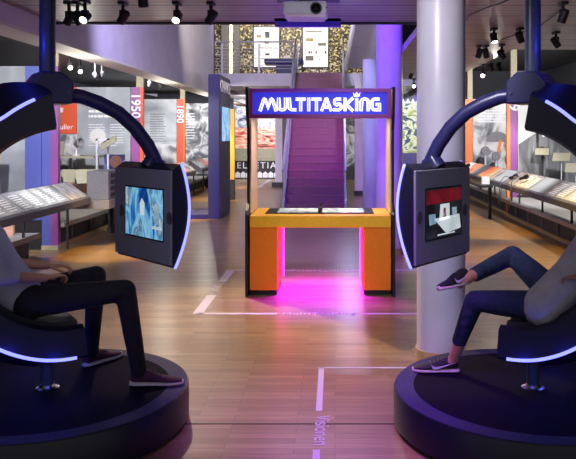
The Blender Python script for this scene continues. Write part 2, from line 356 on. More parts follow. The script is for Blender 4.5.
# staircase
XS0, XS1, DS = -1.14, .21, 16.8
t = thing('staircase', (-.465, DS, 0), 'straight staircase rising to the mezzanine, lit purple, steel rails', 'stairs'); o = t.location
for k in range(20):
    MB(o).box(XS0, XS1, DS+.27*k, DS+.27*(k+1)+.02, .18*k-(.2 if k > 1 else .18*min(k, 1)), .18*(k+1)-.02).build('step', M['stair'], t)
    MB(o).box(XS0, XS1, DS+.27*k-.015, DS+.27*k+.03, .18*(k+1)-.02, .18*(k+1)).box(XS0, XS1, DS+.27*k+.03, DS+.27*(k+1), .18*(k+1)-.02, .18*(k+1)-.003).build('tread', M['nosing'], t)
for sx, x in ((-1, XS0), (1, XS1)):
    x0, x1 = (x-.05, x-.005) if sx < 0 else (x+.005, x+.05)
    MB(o).prism([(x0, DS-.05, 0), (x0, DS-.05, .25), (x0, DS+5.35, 3.85), (x0, DS+5.4, 3.4), (x0, DS+.4, 0)], (x1-x0, 0, 0)).build('stringer', M['steel'], t)
    xm = (x0+x1)/2
    MB(o).tube([(xm, DS-.25, .95), (xm, DS-.05, 1.1), (xm, DS+5.2, 4.6), (xm, DS+5.38, 4.6)], .028).build('handrail', M['steel'], t, smooth=True)
    for k in range(0, 20, 3):
        y = DS+.27*k+.1; z = .18*(k+.6)
        MB(o).box(xm-.015, xm+.015, y-.03, y+.03, z+.05, z+.98).build('baluster', M['steel'], t)
    for q in (.35, .6, .82):
        MB(o).tube([(xm, DS, .15+q), (xm, DS+5.3, 3.68+q)], .01, 8).build('rail_wire', M['steel'], t)
# upper flight
t = thing('upper_stair', (.9, 20.6, 3.4), 'white sloping underside of an upper stair flight above the columns', 'stairs'); o = t.location
P0, P1 = Vector((.29, 22.4, 3.72)), Vector((.5, 19.2, 4.85))
pts = []; n = 9
for i in range(n):
    a = P0.lerp(P1, i/n); b = P0.lerp(P1, (i+1)/n)
    pts += [(a.x, a.y, b.z+.22), (b.x, b.y, b.z+.22)]
pts += [(P1.x, P1.y, P1.z-.05), (P0.x, P0.y, P0.z-.1)]
MB(o).prism(pts, (.06, 0, 0)).build('stringer', M['white'], t)
pts2 = [(p[0]+.06, p[1], p[2]-.04) for p in pts[:-2]]+[(P1.x+.06, P1.y, P1.z+.12), (P0.x+.06, P0.y, P0.z+.05)]
MB(o).prism(pts2, (1.1, 0, 0)).build('stair_flight', M['plaster'], t)

# back of the hall, below the mezzanine
D = 30.2
t = thing('mountain_mural', (-3.3, D, 0), 'large mountain mural with white ridges over red strata, at the back', 'mural'); o = t.location
MB(o).box(-4.25, -2.2, D, D+.1, 2.05, 3.2).build('ridge_picture', M['mural'], t)
MB(o).box(-4.25, -2.2, D-.005, D+.1, 1.2, 2.05).build('strata_picture', M['lava'], t)
t = thing('long_counter', (-3.3, 29.5, 0), 'long dark counter with white HELVETIA letters below the mountain mural', 'counter'); o = t.location
MB(o).box(-4.25, -2.2, 29.4, 30.18, .72, .8).build('counter_top', M['khaki'], t)
MB(o).box(-4.25, -2.2, 29.5, 30.15, .0, .72).build('counter_body', M['charcoal'], t)
MB(o).box(-4.2, -2.25, 29.95, 30.17, .8, 1.2).build('back_panel', M['khaki'], t)
text_mesh('lettering', 'HELVETIA', .36, M['print'], Matrix.Translation((.02, -.03, .53)) @ Matrix.Rotation(R(90), 4, 'X'), t, spacing=1.25, depth=.02)
z = MB(o)
for k in range(9):
    x = -4.2+k*.22; z.prism([(x, 29.48, .05), (x+.2, 29.48, .05), (x+.2, 29.48, .22), (x+.1, 29.48, .3), (x, 29.48, .22)], (0, .015, 0))
z.build('scalloped_band', M['print'], t)
t = thing('square_pillar', (ax(278.5, 24.9), 24.9, 0), 'slim lilac grey square pillar with black foot beside the staircase', 'pillar'); o = t.location; t['kind'] = 'structure'
MB(o).box(o.x-.11, o.x+.13, 24.9, 25.2, 0, 3.22).build('shaft', M['plaster'], t)
MB(o).box(o.x-.22, o.x+.16, 24.82, 24.9, 0, .16).build('foot', M['charcoal'], t)
t = thing('amber_panel', (ax(231.5, 20), 20, 0), 'narrow bright amber panel standing just behind the CHANCE board', 'panel'); o = t.location
MB(o).box(ax(228, 20), ax(234.5, 20), 20, 20.12, .55, 2.45).build('panel_sheet', M['amber'], t)
MB(o).box(ax(228, 20), ax(234.5, 20), 20, 20.12, 0, .55).box(ax(228, 20), ax(233, 20), 20, 20.12, 2.45, 2.75).build('panel_post', M['charcoal'], t)
t = thing('back_mural', (1.9, 26.8, 0), 'blue and green alpine picture wall between the two nearest columns', 'mural'); o = t.location
MB(o).box(1.5, 4.0, 26.8, 26.9, 1.1, 2.9).build('alpine_picture', M['greenrock'], t)
MB(o).box(1.5, 4.0, 26.8, 26.9, 0, 1.1).build('lower_panel', M['indigo'], t)
MB(o).box(1.5, 4.0, 26.8, 26.9, 2.9, 3.2).build('upper_panel', M['indigo'], t)
z = MB(o)
for k in range(14): z.prism([(1.5+k*.18, 26.78, 2.95), (1.62+k*.18, 26.78, 2.95), (1.56+k*.18, 26.78, 3.08)], (0, .02, 0))
z.box(1.5, 4.0, 26.78, 26.8, 2.9, 2.95).build('scalloped_band', M['print'], t)
t = thing('distant_display', (.4, 29, 0), 'far black and white picture panel seen beside the stair rail', 'panel'); o = t.location
MB(o).box(.3, .95, 29, 29.08, .5, 2.9).build('picture', M['panelbw'], t)
MB(o).box(.3, .95, 28.9, 29.1, 0, .5).build('plinth', M['charcoal'], t)

# CHANCE board
t = thing('chance_board', (-2.5, 15.4, 0), 'tall indigo CHANCE board with a pale blue screen on its grey side', 'display board'); o = t.location
MB(o).box(-2.64, -2.40, 15.4, 16.85, .0, 3.02).build('board', M['indigo'], t, bevel=.01)
MB(o).box(-2.40, -2.385, 15.44, 16.85, .03, 3.0).build('side_panel', M['greyboard'], t)
MB(o).box(-2.387, -2.375, 15.62, 16.7, 1.62, 2.35).build('screen', M['skyscreen'], t)
MB(o).box(-3.1, -2.64, 15.4, 16.6, 0, .1).build('base_plate', M['indigo'], t, bevel=.01)
text_mesh('lettering', 'CHANCE', .36, M['print'], Matrix.Translation((.117, .73, 2.77)) @ Matrix.Rotation(R(90), 4, 'Z') @ Matrix.Rotation(R(90), 4, 'X'), t, depth=.01)

# ------------------------------------------------------------------ exhibit bays
def pylon(X0, X1, D, m1, m2, top, txt, label, split=.72, postcol='cream', flip=1):
    t = thing('year_pylon', ((X0+X1)/2, D, 0), label, 'pylon'); o = t.location
    xs = X0+(X1-X0)*split
    MB(o).box(X0, xs, D, D+.1, .07, top).build('coloured_face', M[m1], t)
    MB(o).box(xs, X1, D-.004, D+.1, .07, top).build('coloured_edge', M[m2], t)
    MB(o).box(X0-.005, X1+.005, D-.01, D+.11, 0, .07).build('foot', M['cream'], t)
    MB(o).box(X0+(X1-X0)*.4, X1, D+.02, D+.1, top, 3.19 if X0 < 0 else 3.98).build('upper_post', M[postcol], t)
    if txt: text_mesh('year_number', txt, (xs-X0)*1.45, M['print'], Matrix.Translation(((X0+xs)/2-o.x, -.008, top-.4)) @ Matrix.Rotation(R(90), 4, 'X') @ Matrix.Rotation(R(-90), 4, 'Z'), t, depth=.006, bold=.006)
    return t
def fin(X0, X1, D, mname, top, label, extra=None, bottom=.45):
    t = thing('exhibit_panel', ((X0+X1)/2, D, 0), label, 'exhibit panel'); o = t.location
    MB(o).box(X0, X1, D, D+.06, bottom, top).build('printed_sheet', M[mname], t)
    MB(o).box(X0, X1, D+.005, D+.06, 0, bottom).build('lower_sheet', M['charcoal'], t)
    if extra: extra(t, o)
    for c in list(children(t)):
        if c.name.startswith('print_lines') or c.name.startswith('heading_print'):
            sheet = [q for q in children(t) if q.name.startswith('printed_sheet')][0]
            mb = MB(); mb.v = [v.co.copy() for v in c.data.vertices]; mb.f = [tuple(p.vertices) for p in c.data.polygons]
            append(sheet, mb, c.data.materials[0]); bpy.data.objects.remove(c)
    return t
# left
pylon(-4.46, -4.215, 11.26, 'bluep', 'purple', 2.8, '', 'purple and blue year pylon nearest the left pod, left aisle', split=.55)
pylon(-4.38, -4.12, 15.9, 'purple', 'redorange', 2.78, '1950', 'purple 1950 year pylon with orange-red edge')
pylon(-4.32, -4.1, 20.2, 'redorange', 'orangep', 2.73, '1890', 'orange-red 1890 year pylon on the left aisle', split=.8)
def ex1(t, o):
    lines_block(MB(o), -5.2, -4.78, 1.75, 2.25, 11.28, 6, .45, 3).build('print_lines', M['print'], t)
    MB(o).box(-4.72, -4.47, 11.27, 11.28, .45, 2.8).build('blue_margin', M['bluep'], t)
fin(-7.1, -4.47, 11.28, 'panelgrey', 2.8, 'grey printed panel with white lines and blue margin, behind the left seat', ex1)
def ex2(t, o):
    D = 15.92
    ob_ = MB(o).box(-6.1, -5.55, D-.03, D, 1.78, 2.78).build('orange_board', M['redorange'], t)
    text_mesh('lettering', 'Culler', .16, M['print'], Matrix.Translation((-5.82-o.x, -.035, 1.92)) @ Matrix.Rotation(R(90), 4, 'X'), t, depth=.004)
    append(ob_, lines_block(MB(o), -6.02, -5.62, 2.2, 2.72, D-.03, 3, .6, 8), M['print'])
    MB(o).box(-6.1, -5.55, D-.02, D, .9, 1.76).build('photo_strip', M['panelbw'], t)
    MB(o).lathe([(.17, 0), (.17, .015)], (-5.1, D, 1.72), 32, axis=(0, -1, 0)).build('round_disc', M['white'], t)
    lines_block(MB(o), -5.3, -4.5, 2.1, 2.42, D, 3, .5, 5).build('heading_print', M['print'], t)
    lines_block(MB(o), -5.3, -4.92, 1.5, 2.0, D, 9, .28, 6).build('print_lines', M['print'], t)
    lines_block(MB(o), -4.84, -4.5, 1.5, 2.0, D, 9, .28, 7).build('print_lines', M['print'], t)
fin(-7.1, -4.4, 15.92, 'panelgrey', 2.78, 'pale grey panel with text columns and an orange board, left aisle', ex2)
def ex3(t, o):
    lines_block(MB(o), -5.05, -4.6, 1.55, 2.35, 20.22, 12, .35, 9).build('print_lines', M['grey'], t)
    MB(o).box(-5.3, -4.33, 20.21, 20.22, .8, 1.5).build('landscape_picture', M['machine'], t)
fin(-7.1, -4.33, 20.22, 'panelwhite', 2.73, 'white text panel left of the 1890 year pylon', ex3)
def ex4(t, o):
    lines_block(MB(o), -5.0, -4.6, 1.6, 2.5, 24.52, 10, .4, 10).build('print_lines', M['print'], t)
fin(-7.1, -4.0, 24.52, 'panelbw', 2.8, 'black and white engraving panel beyond the 1890 pylon', ex4)
# right
pylon(3.72, 3.94, 16.0, 'orangep', 'purple', 2.72, '', 'orange and purple year pylon behind the right pod', split=.32)
text_mesh('year_number', '19', .3, M['print'], Matrix.Translation((.03, -.012, 2.42)) @ Matrix.Rotation(R(90), 4, 'X') @ Matrix.Rotation(R(-90), 4, 'Z'), bpy.data.objects['year_pylon.003'], depth=.006, bold=.006)
pylon(3.78, 4.02, 21.6, 'orangep', 'orangep', 2.8, '', 'plain orange year pylon right of the near column', split=.8)
def ex5(t, o):
    mb = MB(o); pts = [(3.97, 16.005, .5)]
    for k in range(15):
        x = 3.97+k*.2; pts.append((x, 16.005, 1.55+.42*math.sin(min(1, k/5)*math.pi/2)-.0*k-(.55*((k-6)/8)**2 if k > 6 else 0)))
    pts.append((pts[-1][0], 16.005, .5)); mb.prism(pts, (0, .014, 0)).build('hill_picture', M['hill'], t)
fin(3.96, 7.2, 16.02, 'hillsky', 2.72, 'pale panel showing a grey rounded hill, behind the right seat', ex5)
def ex6(t, o):
    lines_block(MB(o), 4.2, 5.1, 2.1, 2.5, 21.62, 5, .5, 12).build('print_lines', M['print'], t)
    mb = MB(o); c = Vector((4.75, 21.6, 1.55))
    mb.prism([(c.x+math.cos(a)*.34, c.y, c.z+math.sin(a)*.3) for a in [k*math.pi/12 for k in range(0, 13)]], (0, .02, 0)).build('dark_arch_picture', M['grey'], t)
    mb = MB(o); mb.prism([(4.7, 21.59, 1.15), (4.78, 21.59, 1.13), (4.88, 21.59, 1.6), (4.8, 21.59, 1.62)], (0, .02, 0)).build('orange_bar', M['orangep'], t)
fin(4.04, 7.2, 21.62, 'machine', 2.8, 'grey and white machinery panel between the two orange pylons', ex6)
fin(4.0, 7.2, 25.9, 'panelbw', 2.8, 'farthest engraving panel on the right aisle')

def plinth(sx, X, D0, D1, label):
    """low stage: light top slab overhanging a dark recessed body with a wood skirting"""
    t = thing('display_plinth', (sx*(X+.5), (D0+D1)/2, 0), label, 'plinth'); o = t.location
    def bx(mb, a, b, *r): return mb.box(min(sx*a, sx*b), max(sx*a, sx*b), *r)
    bx(MB(o), X-.1, X+2.8, D0, D1, .33, .40).build('top_slab', M['lgrey'], t)
    bx(MB(o), X+.06, X+2.8, D0, D1, 0, .33).build('body', M['charcoal'], t)
    bx(MB(o), X+.02, X+.06, D0, D1, 0, .06).build('skirting', M['beige'], t)
    k = D0+.7
    while k < D1-.2:
        bx(MB(o), X+.03, X+.06, k, k+.03, .06, .33).build('divider', M['grey'], t); k += .95
    return t
plinth(-1, 4.16, 5.0, 10.2, 'low grey display plinth behind the left seat')
plinth(-1, 4.26, 11.38, 15.88, 'low grey display plinth left of the left monitor')
plinth(-1, 4.26, 16.02, 20.18, 'low grey display plinth below the 1890 text panel')
plinth(-1, 4.26, 20.34, 24.5, 'farthest low grey display plinth on the left aisle')
plinth(1, 3.68, 5.0, 15.98, 'long low grey display plinth along the right aisle')
plinth(1, 3.74, 16.14, 21.58, 'low grey display plinth beyond the purple right pylon')
def counter(sx, X, D0, D1, label, sheets):
    """slanted reading desk along the aisle: front edge at X, z .8, back edge .42 further, z 1.05"""
    t = thing('display_counter', (sx*X, (D0+D1)/2, 0), label, 'counter'); o = t.location
    def pr(mb, pts, y0, y1): return mb.prism([(sx*p[0], y0, p[1]) for p in pts], (0, y1-y0, 0))
    pr(MB(o), [(X, .70), (X, .79), (X+.03, .81), (X+.36, 1.03), (X+.36, .96), (X+.12, .70)], D0, D1).build('desk_body', M['greyboard'], t)
    n = len(sheets); L = (D1-D0)/n; dx, dz = .31, .31*.22/.33
    for i, s in enumerate(sheets):
        a, b = D0+i*L+.015, D0+(i+1)*L-.015
        p0 = (X+.035, .8135); p1 = (p0[0]+dx, p0[1]+dz)
        mb = MB(o).add([(sx*p0[0], a, p0[1]), (sx*p0[0], b, p0[1]), (sx*p1[0], b, p1[1]), (sx*p1[0], a, p1[1]),
                        (sx*p0[0], a, p0[1]+.006), (sx*p0[0], b, p0[1]+.006), (sx*p1[0], b, p1[1]+.006), (sx*p1[0], a, p1[1]+.006)],
                       [(0, 1, 2, 3), (4, 5, 6, 7), (0, 1, 5, 4), (1, 2, 6, 5), (2, 3, 7, 6), (3, 0, 4, 7)])
        ch = mb.build('printed_panel', M[s], t)
        if s in ('sheet', 'bluesheet'):
            rnd = random.Random(i*7+int(D0)); lb = MB(o)
            for q in range(7):
                for (u0, u1) in ((.08, .45), (.55, .92)):
                    f0 = .12+q*.11; f1 = f0+.055; e = u1-rnd.random()*.12
                    A = [(p0[0]+dx*f, p0[1]+dz*f+.007) for f in (f0, f1)]
                    y0 = a+(b-a)*u0; y1 = a+(b-a)*e
                    lb.add([(sx*A[0][0], y0, A[0][1]), (sx*A[0][0], y1, A[0][1]), (sx*A[1][0], y1, A[1][1]), (sx*A[1][0], y0, A[1][1])], [(0, 1, 2, 3)])
            append(ch, lb, M['print'])
    y = D0+.5
    while y < D1:
        xp = X+.325
        MB(o).box(min(sx*xp, sx*(xp+.03)), max(sx*xp, sx*(xp+.03)), y, y+.03, .4 if sx > 0 or y < 10 else 0, .95).build('support_post', M['charcoal'], t); y += 1.6
    return t
counter(-1, 3.75, 6.0, 11.35, 'slanted reading counter with printed sheets behind the left seat', ['sheet', 'sheet', 'bluesheet', 'sheet', 'sheet', 'sheet', 'stripe'])
counter(-1, 3.75, 16.3, 20.0, 'slanted counter with photo sheets below the 1890 pylon', ['panelbw', 'sheet', 'panelbw', 'orangesheet', 'panelbw'])
counter(-1, 3.75, 20.9, 24.0, 'farthest slanted counter seen past the CHANCE board', ['sheet', 'orangesheet', 'panelbw'])
counter(1, 3.28, 6.0, 14.6, 'long slanted reading counter on the right aisle', ['sheet', 'sheet', 'sheet', 'sheet', 'sheet', 'sheet', 'panelgrey', 'sheet', 'stripe'])
counter(1, 3.28, 14.65, 20.6, 'slanted counter with orange and grey sheets, right aisle behind the monitor', ['panelgrey', 'stripe', 'orangesheet', 'panelgrey', 'orangesheet', 'sheet', 'orangesheet'])

# grey cabinet with pigeonholes at the end of the left counter
t = thing('pigeonhole_cabinet', (-3.8, 11.8, 0), 'grey cabinet with a column of dark square holes, behind the left monitor', 'cabinet'); o = t.location
MB(o).box(-3.86, -3.52, 11.5, 12.1, .74, 1.19).build('cabinet_body', M['grey'], t, bevel=.01)
MB(o).box(-4.05, -3.48, 11.4, 13.6, .61, .74).build('cabinet_shelf', M['grey'], t)
MB(o).box(-4.05, -3.95, 13.2, 13.5, 0, .61).build('cabinet_leg', M['charcoal'], t)
for k in range(4):
    z = .78+k*.1
    MB(o).box(-3.525, -3.512, 11.62, 12.02, z, z+.065).build('pigeonhole', M['black'], t)

# things on the left bay stages
t = thing('wall_shelf', (-5.9, 15.4, 0), 'cluttered grey shelf unit with stands under the orange board', 'shelf'); o = t.location
MB(o).box(-6.15, -4.85, 14.9, 15.5, 1.28, 1.328).build('shelf_board', M['khaki'], t)
for x in (-6.1, -5.5, -4.95): MB(o).box(x, x+.05, 15.3, 15.36, .402, 1.28).build('shelf_post', M['grey'], t)
MB(o).box(-6.15, -5.5, 15.0, 15.5, .98, 1.02).build('lower_board', M['khaki'], t)
t = thing('reading_lamp', (-5.28, 15.1, 1.33), 'grey bell-shaped lamp on a white stem on the cluttered shelf', 'lamp'); o = t.location
MB(o).lathe([(.07, 0), (.07, .02), (.02, .03), (.015, .2)], o, 16).build('stem', M['white'], t, smooth='auto')
MB(o).lathe([(.03, 0), (.07, .05), (.11, .16), (.1, .17), (.05, .06)], o+Vector((-.04, 0, .24)), 20, axis=(.9, -.3, .1)).build('lamp_head', M['grey'], t, smooth='auto')
tag(MB().box(-5.85, -5.6, 15.0, 15.3, 1.33, 1.62).build('card_box', M['cream'], bevel=.01), 'cream box standing on the cluttered shelf', 'box')
tag(MB().lathe([(.05, 0), (.06, .02), (.06, .35), (.03, .42), (.03, .48)], (-6.02, 15.15, 1.33), 16).build('white_vase', M['white'], smooth='auto'), 'tall white bottle at the left end of the cluttered shelf', 'bottle')
def holder(loc, w, h, tilt, yaw, label, m='khaki'):
    t = thing('document_stand', loc, label, 'stand', 'tilted document stands in the bays'); o = Vector((0, 0, 0))
    MB().cyl((0, 0, 0), (0, 0, loc[3] if len(loc) > 3 else .5), .012, 8).build('stem', M['steel'], t)
    mt = Matrix.Rotation(yaw, 3, 'Z') @ Matrix.Rotation(tilt, 3, 'X')
    MB().obox((0, 0, .5), w, h, .012, mt).build('tray', M[m], t)
    MB().lathe([(.06, 0), (.06, .012)], seg=16).build('foot', M['charcoal'], t)
    return t
holder((-5.55, 14.6, .4), .5, .35, R(40), R(25), 'khaki tilted document tray left of the grey cabinet, first from the purple pylon')
holder((-5.1, 14.5, .45), .45, .35, R(42), R(25), 'khaki tilted document tray under the bell-shaped lamp')
holder((-4.75, 14.3, .45), .5, .34, R(48), R(30), 'khaki tilted document tray just above the grey pigeonhole cabinet')
t = thing('figure_cutout', (-4.85, 14.9, .4), 'low board printed with bare shoulders behind the tilted trays', 'picture board'); o = t.location
MB(o).box(-5.6, -4.6, 14.95, 15.0, .4, .98).build('picture_board', M['skinprint'], t)
t = thing('glass_frame_stand', (-4.62, 14.6, .4), 'upright steel frame with angled paper tray, left of the left arm tube', 'stand'); o = t.location
for x in (-4.72, -4.5): MB(o).box(x, x+.035, 14.6, 14.64, .4, 1.68).build('upright', M['steel'], t)
MB(o).box(-4.72, -4.465, 14.6, 14.64, 1.64, 1.68).build('crossbar', M['steel'], t)
MB(o).obox((-4.45, 14.55, 1.6), .35, .3, .012, Matrix.Rotation(R(-30), 3, 'Y') @ Matrix.Rotation(R(30), 3, 'X')).build('tray', M['khaki'], t)
t = thing('portrait_board', (-4.45, 15.2, .4), 'printed board with a face in a blue coat beside the purple 1950 pylon', 'picture board'); o = t.location
MB(o).box(-4.75, -4.32, 15.2, 15.24, .4, 1.35).build('coat_picture', M['bluesheet'], t)
MB(o).lathe([(.13, 0), (.13, .012)], (-4.5, 15.195, 1.2), 20, axis=(0, -1, 0)).build('face_picture', M['skinprint'], t)
# left near stage: white model blocks and a shelf end
t = thing('stage_block', (-4.35, 8.9, .4), 'small white model block on the low plinth behind the left seat', 'block')
MB().box(-.25, .22, -.3, .3, 0, .1).build('block', M['white'], t, bevel=.01)
MB().box(-.2, .1, -.2, .25, .1, .14).build('block_top', M['paper'], t)
t = thing('peach_board', (-4.6, 9.9, .4), 'peach picture board leaning below the left counter', 'picture board')
MB().box(-.35, .3, 0, .04, 0, .36).build('picture', M['skinprint'], t)
t = thing('letter_rack', (-5.0, 10.7, 1.02), 'cream tilted print at the left edge above the counter', 'print'); o = t.location
MB(o).obox((-5.0, 10.8, 1.32), .25, .4, .02, Matrix.Rotation(R(75), 3, 'X') @ Matrix.Rotation(R(-14), 3, 'Y')).build('card', M['cream'], t)
MB(o).box(-5.08, -4.92, 10.8, 10.9, 0, 1.15).build('rack_foot', M['grey'], t)
# right bay exhibits
holder((4.62, 15.1, .8), .34, .24, R(42), R(-25), 'khaki tilted document tray in front of the grey hill, left one')
holder((4.75, 14.6, .6), .4, .26, R(42), R(-25), 'khaki tilted document tray in front of the grey hill, right one')
for i in ('document_stand.003', 'document_stand.004'):
    ob = bpy.data.objects[i]; z = ob.location.z; ob.location.z = .4
    for c in children(ob):
        if c.name.startswith('tray'): c.location.z = z-.4
        if c.name.startswith('stem'): c.scale.z = 1+(z-.4)/.5
t = thing('tall_plate_stand', (4.42, 15.75, .4), 'tall dark stand with an oval plate in front of the grey hill', 'stand'); o = t.location
MB(o).box(4.4, 4.44, 15.75, 15.79, .4, 2.1).build('post', M['charcoal'], t)
MB(o).box(4.34, 4.52, 15.73, 15.77, 1.5, 2.0).build('plate', M['grey'], t)
MB(o).lathe([(.035, 0), (.035, .01)], (4.43, 15.725, 1.75), 16, axis=(0, -1, 0)).build('oval_disc', M['paper'], t)
MB(o).obox((4.38, 15.65, 1.4), .28, .24, .012, Matrix.Rotation(R(-20), 3, 'Z') @ Matrix.Rotation(R(35), 3, 'X')).build('tray', M['khaki'], t)
t = thing('wire_frame_stand', (5.3, 14.9, .4), 'thin steel wire frame stand at the right edge of the hill panel', 'stand'); o = t.location
for x in (5.02, 5.3, 5.58): MB(o).box(x, x+.025, 14.9, 14.93, .4, 1.9-.15*abs(x-5.3)).build('upright', M['steel'], t)
MB(o).box(5.02, 5.6, 14.88, 14.94, 1.2, 1.24).box(5.02, 5.6, 14.85, 14.95, .95, .98).build('crossbar', M['steel'], t)
t = thing('funnel_lamp', (5.35, 14.2, .4), 'small yellowish funnel-shaped lamp on a stem beside the right headrest', 'lamp'); o = t.location
MB(o).cyl((5.35, 14.2, .4), (5.35, 14.2, 1.25), .02, 10).build('stem', M['charcoal'], t)
MB(o).lathe([(.05, 0), (.07, .08), (.22, .38), (.21, .38), (.05, .1)], (5.35, 14.2, 1.22), 24).build('shade', M['khaki'], t, smooth='auto')
rnd = random.Random(4)
for k in range(5):
    x = 4.75+k*.22; h = rnd.uniform(.35, .7)
    t = thing('brass_instrument', (x, 14.0+.1*(k % 2), .4), 'small brass instrument on a thin stem, %s in the row before the wire frame' % ('first', 'second', 'third', 'fourth', 'fifth')[k], 'instrument', 'brass instruments in the right bay'); o = t.location
    MB(o).cyl(o, o+Vector((0, 0, h)), .012, 8).build('stem', M['charcoal'], t)
    MB(o).lathe([(.01, 0), (.06, .03), (.07, .1), (.03, .15), (.05, .2)], o+Vector((0, 0, h)), 14).build('head', M['khaki'], t, smooth='auto')
    MB(o).lathe([(.06, 0), (.06, .02)], o, 14).build('foot', M['charcoal'], t)
# machine parts before the far right panel
for k, (x, h) in enumerate(((4.25, .9), (4.55, .75), (4.95, .95), (5.2, .8))):
    t = thing('machine_exhibit', (x, 20.9, .4), 'pale cast machine part in the far right bay, %s from the orange pylon' % ('first', 'second', 'third', 'fourth')[k], 'machine part', 'machine parts in the far right bay'); o = t.location
    MB(o).lathe([(.1, 0), (.08, .05), (.03, .1), (.03, h)], o, 14).build('pedestal', M['steel'], t, smooth='auto')
    MB(o).lathe([(.02, -.03), (.13, -.03), (.13, .03), (.02, .03)], o+Vector((0, 0, h)), 18, axis=(.3, -1, .1), ring=True).build('wheel', M['grey'], t, smooth='auto')
# handsets on the right counter
def handset(px, py, D, label):
    p = at(px, py, D); t = thing('listening_handset', p, label, 'handset', 'black listening handsets on the right counter')
    mt = Matrix.Rotation(R(-25), 3, 'Y') @ Matrix.Rotation(R(30), 3, 'Z')
    MB().obox((0, 0, .05), .06, .22, .05, mt).build('grip', M['black'], t, bevel=.015)
    MB().obox(mt @ Vector((0, -.1, .06)), .08, .07, .08, mt).build('earpiece', M['black'], t, bevel=.02)
    d = Vector((3.26-p.x, 0, 0))
    MB().tube([(0, .05, .03), (-.15, .1, .06), (d.x-.03, .15, -.05), (d.x-.05, .18, -.35), (d.x-.02, .35, -.5), (d.x+.06, .55, -.35), (d.x+.1, .6, -.15)], .008, 8).build('cord', M['grey'], t, smooth=True)
handset(513.5, 179.5, 14.3, 'black listening handset on the right counter, left one, with hanging cord')
handset(524, 180.5, 13.4, 'black listening handset on the right counter, right one, with hanging cord')
handset(467, 168, 18.8, 'black listening handset lying beside the right monitor edge')
p = at(480, 181, 15.8)
t = thing('counter_lectern', (3.2, 15.6, 0), 'small pale card box on a black ledge under the right counter', 'box'); o = t.location
MB(o).box(3.08, 3.24, 15.5, 15.6, .72, .87).build('card_box', M['print'], t)
MB(o).box(3.0, 3.27, 15.3, 17.5, .66, .71).build('ledge', M['black'], t)
MB(o).box(3.2, 3.26, 15.4, 15.46, 0, .66).build('ledge_leg', M['black'], t)

# ------------------------------------------------------------------ arcade console
A0 = 8.0; XL, XR = -.972, .653
t = thing('arcade_console', ((XL+XR)/2, A0, 0), 'orange and yellow MULTITASKING touch-table console with lit blue sign', 'arcade console'); o = t.location
prof = [(8.0, 0), (8.0, .9), (8.02, .93), (8.17, 1.0), (8.17, 1.8), (8.08, 1.95), (8.0, 2.27), (8.87, 2.27), (8.87, 0)]
for sx, x in ((-1, XL), (1, XR)):
    x1 = x+.03 if sx < 0 else x-.03
    sp = MB(o).prism([(x, p[0], p[1]) for p in prof], (x1-x, 0, 0)).build('side_panel', M['black'], t)
    xi = x1; xj = x1+.016 if sx < 0 else x1-.016
    MB(o).prism([(xi, 8.19, .88), (xi, 8.19, 1.82), (xi, 8.1, 1.95), (xi, 8.03, 2.25), (xi, 8.86, 2.25), (xi, 8.86, .88)], (xj-xi, 0, 0)).build('inner_lining', M['lining'], sp)
    MB(o).cyl((x1, 8.0, .9), (x1, 7.985, .9), .018, 12).build('cap', M['chrome'], sp)
# desk
MB(o).box(XL+.045, XR-.045, 8.02, 8.86, .745, .875).build('desk_top', M['yellow'], t, bevel=.008)
MB(o).box(ax(267, 8.45), ax(373, 8.45), 8.2, 8.8, .875, .884).build('screen_bezel', M['black'], t, bevel=.003)
bz = bpy.data.objects['screen_bezel']
xm = ax(320, 8.4)
MB(o).box(ax(278, 8.4), xm-.025, 8.28, 8.74, .884, .886).build('screen', M['tablescreen'], bz)
MB(o).box(xm+.025, ax(364, 8.4), 8.28, 8.74, .884, .886).build('screen', M['tablescreen'], bz)
MB(o).box(xm-.012, xm+.012, 8.2, 8.8, .884, .91).build('divider', M['black'], bz)
MB(o).cyl((xm, 8.78, .884), (xm, 8.78, .95), .016, 12).build('peg', M['black'], bz)
MB(o).cyl((xm, 8.22, .884), (xm, 8.22, .94), .016, 12).build('peg', M['black'], bz)
for px0, px1 in ((249.7, 277.5), (363.8, 391)):
    x0, x1 = ax(px0, 8.05), ax(px1, 8.05)
    lg = MB(o).box(x0, x1, 8.05, 8.8, .06, .745).build('leg', M['orange'], t, bevel=.004)
    MB(o).box(x0+.005, x1-.015, 8.09, 8.78, 0, .06).build('kick_plinth', M['black'], lg)
# light strips under the desk
magled = emis('magenta_led', '#f040d8', 2.0, '#ff60e0')
MB(o).box(ax(278.5, 8.05), ax(278.5, 8.05)+.01, 8.78, 8.8, .08, .74).build('light_strip', magled, t)
MB(o).box(ax(363, 8.05)-.01, ax(363, 8.05), 8.78, 8.8, .08, .74).build('light_strip', magled, t)
# sign box
sx0, sx1 = ax(249.5, 8.05), ax(391, 8.05); sz0, sz1 = az(118, 8.05), az(88.5, 8.05)
fx0, fx1 = ax(252.5, 8.05), ax(387.3, 8.05); fz0, fz1 = az(114.3, 8.05), az(92, 8.05)
sb = MB(o).box(sx0, fx0, 8.03, 8.3, sz0, sz1).box(fx1, sx1, 8.03, 8.3, sz0, sz1).box(fx0, fx1, 8.03, 8.3, sz0, fz0).box(fx0, fx1, 8.03, 8.3, fz1, sz1).box(fx0, fx1, 8.2, 8.3, fz0, fz1).build('sign_box', M['signframe'], t)
MB(o).box(fx0, fx1, 8.12, 8.2, fz0, fz1).build('sign_panel', M['signblue'], sb)
LH = .148; W = .031
def arc(cx, cz, r, a0, a1, n=6): return [(cx+r*math.cos(R(a0+(a1-a0)*i/n)), cz+r*math.sin(R(a0+(a1-a0)*i/n))) for i in range(n+1)]
